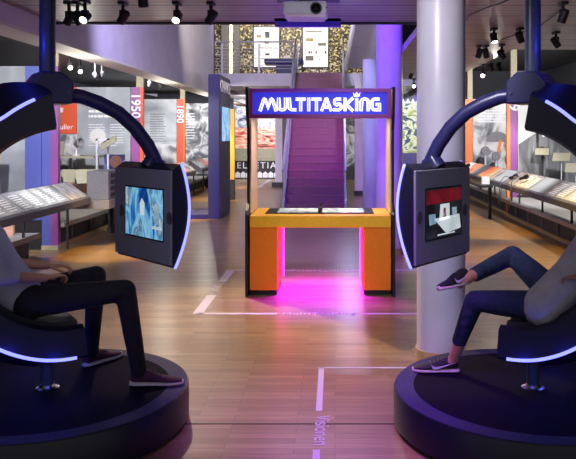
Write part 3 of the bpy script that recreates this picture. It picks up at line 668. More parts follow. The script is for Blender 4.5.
def letter(ch, w, h):
    i = W/2; l, r, b, tp = i, w-i, i, h-i; q = .03
    if ch == 'M': return [[(i*.7, 0), (w*.25, tp-.01), (w*.3, tp), (w*.36, tp-.008), (w*.5, h*.22), (w*.64, tp-.008), (w*.7, tp), (w*.76, tp-.01), (w-i*.7, 0)]]
    if ch == 'U': return [[(l, h), (l, b+q)]+arc(l+q, b+q, q, 180, 270)+arc(r-q, b+q, q, 270, 360)+[(r, h)]]
    if ch == 'L': return [[(l, h), (l, b+q)]+arc(l+q, b+q, q, 180, 270)+[(w, b)]]
    if ch == 'T': return [[(0, tp), (w, tp)], [(w/2, tp), (w/2, 0)]]
    if ch == 'I': return [[(w/2, 0), (w/2, h)]]
    if ch == 'A': return [[(i*.6, 0), (w*.46, tp), (w*.54, tp), (w-i*.6, 0)], [(w*.3, h*.3), (w*.7, h*.3)]]
    if ch == 'S': return [[(r, tp), (l+q, tp)]+arc(l+q, tp-q, q, 90, 180)[1:]+arc(l+q, h/2+q-.005, q, 180, 270)+arc(r-q, h/2-q+.005, q, 90, 0)+arc(r-q, b+q, q, 0, -90)+[(0, b)]]
    if ch == 'K': return [[(l, 0), (l, h)], [(w-i*.5, h), (l+.012, h*.5), (w-i*.5, 0)]]
    if ch == 'i': return [[(w/2, 0), (w/2, h*.98)]]
    if ch == 'n': return [[(l, 0), (l, tp-q)]+arc(l+q, tp-q, q, 180, 90)+arc(r-q, tp-q, q, 90, 0)+[(r, 0)]]
    if ch == 'G': return [[(r, tp), (l+q, tp)]+arc(l+q, tp-q, q, 90, 180)[1:]+arc(l+q, b+q, q, 180, 270)+[(r, b), (r, h*.5), (w*.5, h*.5)]]
spans = [('M', 258.8, 277), ('U', 277.2, 286.8), ('L', 287.8, 296.2), ('T', 295.6, 305.6), ('I', 306.3, 311), ('T', 311.4, 321.4), ('A', 320.6, 332.2), ('S', 333, 342.6), ('K', 343.6, 354), ('i', 354.6, 358.8), ('n', 359.8, 369.6), ('G', 370.6, 381)]
lz = az(111.2, 8.1)
for ch, a, b in spans:
    x0 = ax(a, 8.08); w = ax(b, 8.08)-x0
    outl, inl = MB(), MB()
    for st in letter(ch, w, LH):
        outl.ribbon(st, W, .03); inl.ribbon(st, .0095, .004)
    outl.map(lambda p: (p.x+x0-o.x, p.y+8.08-o.y, p.z+lz-o.z)); inl.map(lambda p: (p.x+x0-o.x, p.y+8.075-o.y, p.z+lz-o.z))
    lt = outl.build('sign_letter', M['neon'], sb); lt['label'] = 'white neon letter %s' % ch.upper()
    append(lt, inl, M['inline'])
cx = ax(356.7, 8.08); cz = lz+LH+.012
MB(o).prism([(cx-.028, 8.08, cz), (cx+.028, 8.08, cz), (cx+.04, 8.08, cz+.042), (cx+.016, 8.08, cz+.02), (cx, 8.08, cz+.05), (cx-.016, 8.08, cz+.02), (cx-.04, 8.08, cz+.042)], (0, .025, 0)).build('crown_mark', M['neon'], sb)
# top rail
MB(o).box(XL+.03, XR-.03, 8.55, 8.86, 2.2, 2.27).build('rear_rail', M['black'], t)

# ------------------------------------------------------------------ floor markings
FZ = .002
def decal(name, pts, label, m='lightline'):
    return tag(MB().prism([(x, y, 0.0002) for x, y in pts], (0, 0, FZ)).build(name, M[m]), label, 'floor marking')
def fp(px, py):
    D = F*EYE/(py-VY); return (ax(px, D), D)
def fline(a, b, w, label):
    a, b = Vector(fp(*a)), Vector(fp(*b)); n = (b-a).normalized(); n = Vector((-n.y, n.x))*w/2
    decal('floor_line', [a+n, b+n, b-n, a-n], label)
fline((198, 313.8), (277, 313.8), .06, 'white floor line left of the words in front of the console')
fline((361, 313.8), (418, 313.8), .05, 'white floor line right of the words in front of the console')
fline((197.5, 314), (212, 295), .1, 'white slanted floor line piece nearest the left of the console')
fline((221.5, 282), (231, 270), .1, 'white slanted floor line piece behind the left floor words')
fline((230, 270.2), (245, 270.2), .06, 'short white floor line behind the left console leg')
fline((281, 270.4), (291, 270.4), .05, 'short white floor line left of the reversed words under the console')
fline((353, 270.4), (362, 270.4), .05, 'short white floor line right of the reversed words under the console')
fline((392, 270.4), (417, 270.4), .05, 'short white floor line right of the console')
fline((318, 367.8), (412, 367.8), .025, 'thin white floor line reaching the right platform')
fline((321.5, 367.5), (319, 411), .04, 'white floor stripe above the word Visionen')
fline((316.5, 450), (315.5, 475), .04, 'white floor stripe below the word Visionen')
fline((258, 187.5), (270.5, 179.5), .12, 'far white floor line before the HELVETIA counter')
def ftext(txt, c, size, rz, label, spacing=1.0, squash=1.0):
    X, D = fp(*c)
    ob = text_mesh('floor_lettering', txt, size, M['lightline'], Matrix.Identity(4), None, .002, spacing=spacing, squash=squash)
    ob.location = (X, D, .0012); ob.rotation_euler = (0, 0, rz); tag(ob, label, 'floor lettering'); return ob
ftext('MultiTasKing', (319, 313.8), .125, 0, 'white MultiTasKing floor lettering in front of the console', 1.1)
ftext('MultiTasKing', (322.5, 270.6), .14, R(180), 'white reversed MultiTasKing floor lettering under the console', 1.1)
ftext('MultiTasKing', (216.5, 288.5), .13, R(90+2.5), 'white floor lettering on the slanted line left of the console', .9)
ftext('Visionen', (321.5, 430), .13, R(-90), 'white Visionen floor lettering between the two platforms')

# ------------------------------------------------------------------ ceiling things
t = thing('projector', (ax(305, 6.1), 6.1, 2.72), 'white projector with round lens hanging from the ceiling', 'projector'); o = t.location
x0, x1 = ax(283, 6.0), ax(327, 6.0); z0, z1 = az(14, 6.0), az(.5, 6.0)
MB(o).box(x0, x1, 6.0, 6.32, z0, z1).build('housing', M['projector'], t, bevel=.015)
lp = Vector((ax(316, 6), 6.0, az(8.5, 6)))
ln = MB(o).lathe([(.047, 0), (.047, .03), (.036, .03), (.034, .012)], lp, 28, axis=(0, -1, 0)).build('lens_ring', M['charcoal'], t, smooth='auto')
MB(o).lathe([(.034, .012), (.02, .02), (.004, .024)], lp, 24, axis=(0, -1, 0)).build('lens', M['glass'], ln, smooth=True)
MB(o).lathe([(.006, 0), (.006, .004)], lp+Vector((.085, 0, .008)), 12, axis=(0, -1, 0)).build('sensor', M['black'], t)
MB(o).box(x0+.02, x1-.02, 6.03, 6.3, z0-.018, z0).build('foot_plate', M['white'], t)
MB(o).box((x0+x1)/2-.05, (x0+x1)/2+.05, 6.1, 6.2, z1, 2.93).build('bracket', M['charcoal'], t)
MB(o).box(ax(276, 6.4), ax(340, 6.4), 5.95, 6.6, 2.93, 2.95).build('mounting_plate', M['black'], t)
t = thing('ceiling_edge_bar', (ax(307, 7.8), 7.8, 2.88), 'violet-lit bar under the ceiling edge behind the projector', 'beam'); o = t.location
MB(o).box(ax(275, 7.8), ax(341, 7.8), 7.79, 7.85, az(27, 7.8), az(20.5, 7.8)).build('bar', M['violetbar'], t, bevel=.01)  # plain beam at the ceiling edge, gives no light itself
MB(o).box(ax(275, 7.8), ax(341, 7.8), 7.6, 7.85, az(20.5, 7.8), 2.95).build('bar_mount', M['black'], t)

def spot(px, py, D, label, aim=(0, 1, -1.2), lit=False, ceil=2.95, group='black ceiling spotlights'):
    p = at(px, py, D); t = thing('ceiling_spotlight', (p.x, p.y, p.z), label, 'spotlight', group)
    a = Vector(aim).normalized(); o = Vector((0, 0, 0)); top = ceil-p.z
    MB().box(-.03, .03, -.07, .07, top-.025, top).build('mount', M['black'], t)
    MB().cyl((0, 0, .02), (0, 0, top-.02), .016, 10).box(-.03, .03, -.02, .02, .0, .07).build('stem', M['black'], t)
    MB().lathe([(.028, -.065), (.039, -.05), (.039, .06), (.036, .064), (.032, .05)], -a*.01, 18, axis=a).build('lamp_head', M['black'], t, smooth='auto')
    MB().lathe([(.033, .045), (.033, .052)], -a*.01, 18, axis=a).build('lens', M['lens'] if lit else M['dimlens'], t)
dn = (.15, -.6, -1)
spot(69, 19, 6.7, 'black ceiling spotlight, leftmost of the three beside the left ceiling pole', (-.6, .5, -.8))
spot(77.5, 19, 6.7, 'black ceiling spotlight, middle of the three beside the left ceiling pole', (.4, .3, -.8))
spot(85, 18, 6.6, 'black ceiling spotlight with glowing lens, rightmost of three by the left pole', (-.1, -.9, -.6), True)
spot(123, 18, 6.7, 'black ceiling spotlight alone above the middle of the lilac wall', (-.6, .3, -.8))
spot(177, 18, 6.7, 'lit black ceiling spotlight above the right end of the lilac wall', (-.1, -.9, -.7), True)
spot(211, 18, 6.7, 'black ceiling spotlight above the dark end of the lilac wall', (-.6, .3, -.8))
spot(143, 0, 5.7, 'black ceiling spotlight cut by the top edge, near left', (0, .3, -1))
spot(494, 39, 8.3, 'black ceiling spotlight with bright rim right of the near column', (.1, -.6, -1), True)
spot(520, 38, 8.3, 'black ceiling spotlight just left of the right ceiling pole', (.5, .3, -1))
spot(563, 17, 6.7, 'big black ceiling spotlight at the top right corner', (-.3, .3, -1))
spot(556, 43, 8.6, 'black ceiling spotlight tilted, right of the right ceiling pole', (.8, .3, -1))
spot(479, 54, 9.9, 'black ceiling spotlight, left one of the pair above the starry lamp', (-.3, .3, -1))
spot(486, 54, 9.9, 'black ceiling spotlight, right one of the pair above the starry lamp', (.3, .3, -1))
spot(502, 55, 9.8, 'black ceiling spotlight tilted right, beside the pair above the starry lamp', (.8, .3, -1))
spot(483, 75, 12.6, 'brilliantly shining ceiling spotlight right of the near column', (-.6, -1.6, -.7), True)
spot(491, 68, 12.4, 'dark ceiling spotlight behind the starry lamp, nearer to it', (.6, .3, -1))
spot(499, 68, 12.2, 'dark ceiling spotlight behind the starry lamp, beside the cream post', (.4, .3, -1))
spot(411, 76, 14.5, 'small dark spotlight between the violet and the near column, upper', (-.4, .3, -1))
spot(414, 86, 15.8, 'small lit spotlight between the violet and the near column, lower', (-.2, -1, -.3), True)
spot(70, 67, 11.0, 'dazzling lamp under the soffit, left one of the pair by the left pole', (1.3, -2.5, -.9), True, 3.2)
spot(80, 71, 11.6, 'dazzling lamp under the soffit, right one of the pair by the left pole', (1.3, -2.5, -.9), True, 3.2)
spot(95, 76, 13.0, 'dim spotlight under the soffit, right of the dazzling pair', (.8, -.6, -1), False, 3.2)
spot(102, 75, 13.2, 'dim spotlight under the soffit, second right of the dazzling pair', (-.3, -.4, -1), False, 3.2)
spot(149, 84, 17.4, 'dark spotlight under the soffit beside the 1950 pylon', (-.5, .5, -1), False, 3.2)
spot(160, 87, 18.4, 'small dark spotlight above the white text panel', (-.5, .5, -1), False, 3.2)
tag(MB().tube([(ax(467, 7.6), 7.6, 2.93)]+[(ax(467+35*k/4, 6.9), 7.6-.35*k, 2.93-.01*(k % 2)) for k in range(1, 6)], .006, 6).build('ceiling_cable', M['black']), 'thin dark cable running diagonally on the slatted ceiling by the near column', 'cable')
tag(MB().tube([(ax(500, 9.2), 9.2, 2.93), (ax(540, 8.0), 8.0, 2.93), (ax(560, 7.0), 6.9, 2.93)], .006, 6).build('ceiling_cable', M['black']), 'thin dark cable on the ceiling crossing behind the right pole', 'cable')

# ------------------------------------------------------------------ pods
AZ = R(34)
def pod(X, m, label):
    """m=-1: the rider faces right, camera on the rider's right; m=1: mirrored"""
    rz = AZ if m < 0 else math.pi-AZ
    t = thing('simulator_pod', (X, 4.45, 0), label, 'simulator pod', 'ring-seat simulator pods', rz)
    def Y(mb): return mb.map(lambda p: (p.x, m*p.y, p.z))
    # platform
    pf = MB().lathe([(.80, 0), (.80, .02), (.835, .03), (.835, .215), (.828, .225), (.715, .225), (.70, .219)], seg=96).build('platform', M['navy'], t, smooth='auto')
    MB().lathe([(.715, .2255), (.824, .2255), (.824, .2285), (.715, .2285)], seg=96, ring=True).build('platform_rim', M['rim'], pf, smooth='auto')
    MB().lathe([(.001, .219), (.714, .219), (.714, .2265), (.001, .2265)], seg=96).build('carpet_disc', M['carpet'], pf, smooth='auto')
    sp = MB().cyl((0, 0, .22), (0, 0, .52), .038, 32).build('seat_post', M['pole'], t, smooth='auto')
    MB().lathe([(.068, .2265), (.068, .234), (.05, .24), (.04, .255)], seg=32).build('flange', M['chrome'], sp, smooth='auto')
    # ring shell
    s0, z0, Rin, hw = .08, 1.212, .575, .24
    a0, a1, n = (98, 277, 72) if m < 0 else (101, 274, 72)
    def dims(th):
        u = (th-a0)/(a1-a0)
        sd = .205-.05*min(1, u/.12) if u < .5 else .155+.025*min(1, (u-.5)/.4)
        cd = .165 if u < .2 else .165+(.05-.165)*(u-.2)/.8
        e = min(1, min(u/.1+.1, (1-u)/.12+.1)); cd *= e**.6
        return sd, cd
    rings = []; led = {1: [], -1: []}
    for i in range(n+1):
        th = a0+(a1-a0)*i/n; sd, cd = dims(th); c, s_ = math.cos(R(th)), math.sin(R(th))
        prof = [(Rin+.012, -hw+.07), (Rin, -hw+.03), (Rin+.02, -hw), (Rin+sd, -hw-.005), (Rin+sd+.02, -hw+.02), (Rin+sd+cd, -hw+.1), (Rin+sd+cd, hw-.1), (Rin+sd+.02, hw-.02), (Rin+sd, hw+.005), (Rin+.02, hw), (Rin, hw-.03), (Rin+.012, hw-.07)]
        rings.append([(s0+r*c, y, z0+r*s_) for r, y in prof])
        if a0+5 < th < a1-3:
            for q in (1, -1): led[q].append((s0+(Rin+sd+.004)*c, q*(hw+.006), z0+(Rin+sd+.004)*s_))
    sh = MB().loft(rings).build('ring_shell', M['navy'], t, smooth='auto')
    for q in (1, -1): MB().tube(led[q], .0095, 8).build('led_strip', M['led'], sh, smooth=True)
    pad = []
    for i in range(50):
        th = 150+(a1-2-150)*i/49; c, s_ = math.cos(R(th)), math.sin(R(th))
        pad.append([(s0+r*c, y, z0+r*s_) for r, y in ((Rin+.01, -.17), (Rin-.015, -.16), (Rin-.02, 0), (Rin-.015, .16), (Rin+.01, .17), (Rin+.012, 0))])
    MB().loft(pad).build('seat_cushion', M['black'], sh, smooth='auto')
    # hub, pole, arm
    hub = [(-.06, 2.125), (.055, 2.125), (.125, 2.065), (.12, 1.935), (-.11, 1.935), (-.12, 2.05)]
    hb = MB().prism([(a, -.13, z) for a, z in hub], (0, .26, 0)).build('hub', M['armnavy'], t, bevel=.012)
    MB().cyl((0, 0, 2.13), (0, 0, 2.95), .047, 40).build('ceiling_pole', M['pole'], t, smooth='auto')
    qc = .055; yaw = R(8 if m < 0 else 3)
    ctr = Vector((.574, qc, 0)); ud = Vector((math.cos(yaw), -math.sin(yaw), 0)); td = Vector((math.sin(yaw), math.cos(yaw), 0))
    path = [(.10, 0, 1.995), (.2, .01, 1.985), (.3, .02, 1.95), (.42, .03, 1.89), (.52, .04, 1.80), (.60, .05, 1.69), (.65, .055, 1.59), (.67, .055, 1.53)]
    Y(MB().tube(path, .045, 20)).build('arm_tube', M['armnavy'], t, smooth='auto')
    # monitor: arc-backed box; d behind the face, w along it (camera side positive)
    zt, zb, hw2 = 1.54, .958, (.375 if m < 0 else .36)
    def S(mb): return mb.map(lambda p: (lambda v: (v.x, m*v.y, p.z))(ctr+ud*p.x+td*p.y))
    arcp = [(0.004, zb)]; bk = []
    for i in range(25):
        u = i/24; bk.append((.008+.045*u+.075*math.sin(math.pi*u)**.9, zb-.012+(zt-zb+.045)*u))
    poly = [(0, zb)]+bk+[(0, zt)]
    # front plate overhangs towards the camera-far side only slightly
    body = S(MB().prism([(d, -hw2, z) for d, z in poly], (0, 2*hw2, 0))).build('monitor', M['navy'], t, smooth='auto')
    S(MB().box(-.018, 0, -hw2+.004, hw2-.004, zb+.004, zt-.004)).build('front_plate', M['bezel'], body, bevel=.006)
    for q in (1, -1): S(MB().tube([(d+.001, q*(hw2+.004), z) for d, z in bk], .0085, 8)).build('led_strip', M['led'], body, smooth=True)
    # the arm's saddle
    S(MB().tube([(.02, 0, zt+.0), (.06, 0, zt+.05), (.1, 0, zt+.02), (.11, 0, zt-.03)], [.05, .055, .05, .04], 16)).build('arm_saddle', M['armnavy'], body, smooth='auto')
    w0, w1, d0, d1 = (-.205, .285, 1.105, 1.412) if m < 0 else (-.22, .235, 1.105, 1.412)
    S(MB().box(-.0205, -.018, w0-.01, w1+.01, d0-.01, d1+.01)).build('display_edge', M['black'], body)
    mname = 'city' if m < 0 else 'scrdark'
    dp = S(MB().box(-.022, -.0205, w0, w1, d0, d1)).build('display', M[mname], body)
    def quad(nm, pts, mn):
        S(MB().prism([(-.0225, w0+(w1-w0)*a, d0+(d1-d0)*b) for a, b in pts], (-.0006, 0, 0))).build(nm, M[mn], body)
    # image pieces: a = 0 at the far side, 1 at the camera side
    if m < 0:
        quad('displayed_figure', [(.42, .45), (.52, .45), (.54, .7), (.46, .8), (.4, .68)], 'scrwhite')
        quad('displayed_figure', [(.78, .3), (.9, .3), (.93, .66), (.86, .78), (.78, .66)], 'scrblue')
        quad('displayed_caption', [(.72, .2), (.98, .2), (.98, .26), (.72, .26)], 'scrwhite')
    else:
        quad('displayed_red_band', [(0, .72), (1, .7), (1, .98), (0, .98)], 'scrred')
        quad('displayed_sheet', [(.35, .36), (.65, .34), (.62, .68), (.36, .68)], 'scrwhite')
        quad('displayed_figure', [(.45, .4), (.55, .4), (.53, .6), (.47, .6)], 'scrred')
        quad('displayed_table', [(.02, .12), (.45, .06), (.8, .4), (.06, .42)], 'scrwhite')
        quad('displayed_card', [(.74, .3), (.92, .28), (.94, .5), (.76, .5)], 'scrblue')
        quad('displayed_card', [(.14, .42), (.28, .42), (.28, .58), (.14, .58)], 'scrblue')
        quad('displayed_caption', [(.2, .04), (.7, .04), (.7, .07), (.2, .07)], 'scrwhite')
    for q in (-1, 1):
        cen = (w0-.06) if q < 0 else (w1+.075)
        S(MB().lathe([(.001, 0), (.03, 0), (.03, .003), (.001, .003)], (0, 0, 0), 24, axis=(-1, 0, 0)).map(lambda p: (p.x-.018, p.y*1.0+cen, p.z*1.3+1.25))).build('speaker_grille', M['greyboard'], body)
    # bolts on the hub
    for (a, z) in ((.09, 2.0), (-.08, 2.0)): Y(MB().cyl((a, .13, z), (a, .138, z), .01, 10)).build('bolt', M['pole'], hb)
    return t
pod(-1.729, -1, 'navy ring-seat simulator pod on round platform, left of the aisle, blue scene on monitor')
pod(1.19, 1, 'navy ring-seat simulator pod on round platform, right of the aisle, red scene on monitor')

# ------------------------------------------------------------------ people
def shoe(parent, heel, toe, m_upper, m_sole, name='shoe', swoosh=None, zs=.2275, L=None, low=False, lift=Vector((0, 0, 1))):
    heel = Vector(heel); toe = Vector(toe); d = (toe-heel); L = d.length; d.normalize()
    up = (lift-d*lift.dot(d)).normalized(); w = up.cross(d)
    sec = [(0, .026, .085), (.06, .036, .105), (.18, .04, .108), (.32, .039, .1), (.45, .040, .075), (.62, .047, .058), (.78, .048, .048), (.9, .04, .042), (.97, .025, .034), (1.0, .01, .026)]
    def ring(u, hwid, h, z0, k=14):
        pts = []
        for i in range(k):
            a = 2*math.pi*i/k; y = math.cos(a); zz = math.sin(a)
            yy = (abs(y)**.7)*(1 if y > 0 else -1)*hwid*(1 if zz < 0 else 1-.35*zz)
            pts.append(heel+d*(u*L)+w*yy+up*(z0+(h-z0)*(zz*.5+.5)))
        return pts
    up_mb = MB().loft([ring(u, hw_, h, .018) for u, hw_, h in sec]).build(name, m_upper, parent, smooth=True, sub=1)
    MB().loft([ring(u, hw_+.004, .026 if u < .9 else .03, 0) for u, hw_, h in [(-.01, .024, 0)]+[(a, b, c) for a, b, c in sec[1:]]+[(1.012, .01, 0)]]).build('sole', m_sole, up_mb, smooth=True)
    # laces
    lc = MB()
    for u in (.42, .5, .58):
        h = .08-(u-.42)*.12
        lc.tube([heel+d*(u*L)+w*y+up*(h+.006-abs(y)*.35) for y in (-.026, -.012, 0, .012, .026)], .0035, 6)
    lc.build('laces', M['charcoal'] if swoosh else M['shoe'], up_mb)
    if swoosh:
        for sd in (1, -1):
            pts = [(.36, .058), (.39, .03), (.45, .026), (.55, .034), (.12, .07)]
            o3 = [(.62, .062), (.585, .034), (.52, .026), (.43, .034), (.10, .068), (.42, .046), (.52, .042), (.58, .048)]
            S3 = [heel+d*(u*L)+w*sd*(.043 if u > .3 else .040)+up*z for u, z in o3]
            MB().prism(S3, w*sd*.004).build('side_mark', M['mark'], up_mb)
    return up_mb
def hand(mb, wrist, dirv, palmn, side, curl=.5):
    d = Vector(dirv).normalized(); n = Vector(palmn); n = (n-d*n.dot(d)).normalized(); w = d.cross(n)*side
    wr = Vector(wrist)
    for k in range(4):
        b = wr+d*.085+w*(.030-.02*k); a = wr+d*.02+w*(.018-.012*k)
        mb.capsule(a, b, .014, .0115, 10)
        L = (.042, .047, .043, .034)[k]; p = b; v = d.copy()
        for j in range(3):
            ang = curl*(.5+.35*j); v = (d*math.cos(ang*(j+1)*.8)+n*math.sin(ang*(j+1)*.8)).normalized()
            q = p+v*L*(1, .65, .5)[j]; mb.capsule(p, q, .0095-.001*j, .0085-.001*j, 10); p = q
    a = wr+d*.02+w*.02; b = wr+d*.055+w*.05+n*.015; c = b+(d*.8+w*.3+n*.4).normalized()*.032; e = c+(d*.9+n*.35).normalized()*.026
    mb.capsule(a, b, .015, .0115, 10); mb.capsule(b, c, .0105, .0095, 10); mb.capsule(c, e, .0095, .008, 10)
def head(body, hair_o, c, f):
    """head centred at c facing f (with f's own tilt)"""
    f = Vector(f).normalized(); side = f.cross(Vector((0, 0, 1))).normalized(); up = side.cross(f)
    mt = Matrix((side, f, up)).transposed()
    body.ball(c, (.074, .093, .112), 20, mt); body.ball(c+f*.03-up*.05, (.055, .06, .06), 16, mt)
    body.capsule(c+f*.088+up*.015, c+f*.108-up*.02, .009, .014, 10)
    for q in (-1, 1):
        body.ball(c+side*q*.074-up*.005-f*.008, (.012, .02, .032), 12, mt)
    body.capsule(c+f*.082-up*.052-side*.018, c+f*.082-up*.052+side*.018, .009, .009, 8)
    hair_o.ball(c-f*.014+up*.022, (.081, .094, .107), 20, mt)
    return mt, side, up
def person(label, root, J, tm, sm, build_shoes):
    t = thing('person', root, label, 'person'); V = lambda k: Vector(J[k])
    b = MB(); hr = MB()
    chest = V('chest'); pel = V('pelvis'); nk = V('neck'); hd = V('head'); f = V('face')
    b.capsule(pel, pel.lerp(chest, .5), .105, .1); b.capsule(pel.lerp(chest, .5), chest, .1, .115); b.capsule(chest, nk, .1, .05); b.capsule(nk, hd, .05, .05)
    for s_ in 'RL':
        b.capsule(chest.lerp(nk, .5), V('sh'+s_), .07, .055); b.capsule(V('sh'+s_), V('el'+s_), .047, .038); b.capsule(V('el'+s_), V('wr'+s_), .037, .026)
        hand(b, V('wr'+s_), V('hd'+s_), V('hn'+s_), 1 if s_ == 'R' else -1, .75)
        b.capsule(V('hip'+s_), V('kn'+s_), .07, .05); b.capsule(V('kn'+s_), V('an'+s_), .048, .034); b.capsule(V('an'+s_), V('an'+s_)+V('ft'+s_)*.05-Vector((0, 0, .03)), .034, .022)
    mt, side, up = head(b, hr, hd, f)
    bo = b.build('body', M['skin'], t, remesh=.006)
    hr.map(lambda p: p)
    hm = MB(); hm.ball(hd-f*.02+up*.028, (.08, .092, .1), 24, mt); hm.build('hair', M['hair'], t, smooth=True)
    for q in (-1, 1):
        e = MB().ball(hd+f.normalized()*.08+side*q*.03+up*.012, .013, 14).build('eye', M['eye'], t, smooth=True)
        MB().ball(hd+f.normalized()*.0885+side*q*.03+up*.012, .0062, 10).build('iris', M['hair'], e, smooth=True)
    tr = MB()
    tr.capsule(V('hipR'), V('hipL'), .105, .105); tr.capsule(pel, pel.lerp(chest, .22), .125, .125)
    for s_ in 'RL':
        k, h, a = V('kn'+s_), V('hip'+s_), V('hem'+s_)
        tr.capsule(h, h.lerp(k, .55), .095, .08); tr.capsule(h.lerp(k, .5), k, .082, .064)
        tr.capsule(k, k.lerp(a, .5), .064, .056); tr.tube([k.lerp(a, .45), k.lerp(a, .8), a], [.057, .05, .047], 16)
    tr.build('trousers', tm, t, remesh=.011)
    sh = MB(); sh.capsule(pel.lerp(chest, .04), pel.lerp(chest, .55), .142, .13); sh.capsule(pel.lerp(chest, .5), chest, .125, .14); sh.capsule(chest, chest.lerp(nk, .6), .12, .075)
    if J.get('long'):
        sh.capsule(V('hipR')+f*.03, V('hipL')+f*.03, .12, .12); sh.capsule(pel, chest, .145, .14)
        for h_ in ('hipR', 'hipL'): sh.capsule(V(h_)+f*.02, pel.lerp(chest, .5)+(V(h_)-pel)*.5, .13, .125)
    for s_ in 'RL':
        sh.capsule(chest.lerp(nk, .45), V('sh'+s_), .085, .072); sh.capsule(V('sh'+s_), V('el'+s_), .068, .056)
        e, w_ = V('el'+s_), V('wr'+s_); k = J.get('cuff', .9)
        sh.tube([e, e.lerp(w_, k*.5), e.lerp(w_, k)], [.056, .05, .042], 14)
    sh.build('shirt' if sm is M['shirt'] else 'sweater', sm, t, remesh=.011)
    build_shoes(t)
    return t
# left rider; coordinates are relative to the pod axis on the floor, world-aligned
u = Vector((math.cos(AZ), math.sin(AZ), 0)); nn = Vector((math.sin(AZ), -math.cos(AZ), 0))
def L(s, n, z): return u*s+nn*n+Vector((0, 0, z))
JL = dict(pelvis=L(-.16, 0, .79), chest=L(-.36, 0, 1.13), neck=L(-.43, 0, 1.31), head=L(-.44, 0, 1.45), face=u*.98+Vector((0, 0, -.1)),
          hipR=L(-.12, .09, .775), hipL=L(-.12, -.09, .775), knR=(.47, -.01, .82), knL=(.165, .40, .83), anR=(.535, .05, .30), anL=(.115, .44, .30), hemR=(.54, .055, .285), hemL=(.115, .44, .285),
          ftR=Vector((1, .02, 0)), ftL=Vector((.55, .83, 0)), shR=L(-.40, .18, 1.24), shL=L(-.40, -.18, 1.24),
          elR=L(-.30, .24, .97), elL=L(-.26, -.24, .98), wrR=L(-.05, .15, .92), wrL=L(.02, -.1, .95), hdR=u*.9-nn*.35+Vector((0, 0, .05)), hdL=u*.9+nn*.3, hnR=Vector((0, 0, -1)), hnL=Vector((0, 0, -1)), cuff=.35)
def shL(t):
    r = Vector((0, 0, .2275))
    shoe(t, Vector((.485, .055, .2275)), Vector((.80, .07, .2275)), M['shoe'], M['sole'])
    shoe(t, Vector((.085, .405, .2275)), Vector((.25, .66, .2275)), M['shoe'], M['sole'])
person('person reclining in the left ring seat, pale shirt, dark trousers, maroon shoes', (-1.729, 4.45, 0), JL, M['trousers'], M['shirt'], shL)
u2 = Vector((-math.cos(AZ), math.sin(AZ), 0)); n2 = Vector((-math.sin(AZ), -math.cos(AZ), 0))
def L2(s, n, z): return u2*s+n2*n+Vector((0, 0, z))
JR = dict(pelvis=L2(-.17, 0, .78), chest=L2(-.38, 0, 1.10), neck=L2(-.45, 0, 1.28), head=L2(-.46, 0, 1.42), face=u2*.98+Vector((0, 0, -.1)),
          hipL=L2(-.12, .09, .75), hipR=L2(-.12, -.09, .775), knL=(-.325, .13, .725), knR=(-.02, .42, .96), anL=(-.43, .30, .31), anR=(-.375, .17, .85), hemL=(-.405, .265, .42), hemR=(-.32, .21, .866),
          ftL=Vector((-1, 0, 0)), ftR=Vector((-.85, -.5, -.1)), shL=L2(-.42, .18, 1.2), shR=L2(-.42, -.18, 1.2),
          elL=L2(-.56, .26, 1.0), elR=L2(-.54, -.26, 1.0), wrL=L2(-.36, .2, .955), wrR=L2(-.34, -.16, .955), hdL=u2*.9-n2*.35, hdR=u2*.9+n2*.3, hnL=Vector((0, 0, -1)), hnR=Vector((0, 0, -1)), cuff=.92, long=1)
def shR(t):
    shoe(t, Vector((-.395, .31, .2275)), Vector((-.69, .315, .2275)), M['sneaker'], M['sole'], 'sneaker', True)
    shoe(t, Vector((-.345, .215, .81)), Vector((-.56, .035, .805)), M['sneaker'], M['sole'], 'sneaker', True, lift=Vector((.1, .3, 1)))
person('person reclining in the right ring seat, grey sweater, blue jeans, one ankle on the knee', (1.19, 4.45, 0), JR, M['jeans'], M['sweater'], shR)

# ------------------------------------------------------------------ light
def lamp(kind, loc, energy, col, target=None, size=.2, size_y=None, angle=60, blend=.6, spread=None):
    d = bpy.data.lights.new('lamp', kind); d.energy = energy; d.color = lin(col)[:3]
    if kind == 'AREA':
        d.size = size
        if spread: d.spread = R(spread)
        if size_y: d.shape = 'RECTANGLE'; d.size_y = size_y
    elif kind == 'SPOT': d.spot_size = R(angle); d.spot_blend = blend; d.shadow_soft_size = size
    else: d.shadow_soft_size = size
    o = bpy.data.objects.new('lamp', d); C.objects.link(o); o.location = loc
    if target is not None: o.rotation_euler = (Vector(target)-Vector(loc)).to_track_quat('-Z', 'Y').to_euler()
    return o
W_ = bpy.data.worlds.new('World'); bpy.context.scene.world = W_; W_.use_nodes = True
W_.node_tree.nodes['Background'].inputs[0].default_value = lin('#c2c0cc'); W_.node_tree.nodes['Background'].inputs[1].default_value = .5
# exhibit bays
for D in (9.0, 13.6, 18.2, 22.6):
    lamp('SPOT', (-4.3, D-1.2, 3.0), 560, '#fdfbff', (-5.2, D+2.2, 1.6), .08, angle=95)
    lamp('SPOT', (-2.95, D+1.4, 2.7), 480, '#ffc648', (-3.3, D+2.0, 0), .08, angle=42)
    lamp('POINT', (-3.25, D+.4, 2.25), 24, '#fff8ea', size=0)  # added fill point without a fixture, too small to be seen
for D in (13.0, 18.6, 23):
    lamp('SPOT', (4.2, D-1.0, 2.9), 700, '#fdfbff', (5.0, D+2.8, 1.6), .08, angle=95)
    lamp('POINT', (2.9, D+.4, 2.75), 22, '#fff8ea', size=0)  # same added, unseen fill for the right bays
for D in (7.5, 10, 12.6, 15.2, 18.5):
    lamp('SPOT', (-3.6, D, 2.9), 150, '#fffaf0', (-3.95, D+.4, .9), .05, angle=62)
    lamp('SPOT', (3.4, D, 2.9), 250, '#fffaf0', (3.7, D+.4, .8), .08, angle=70)
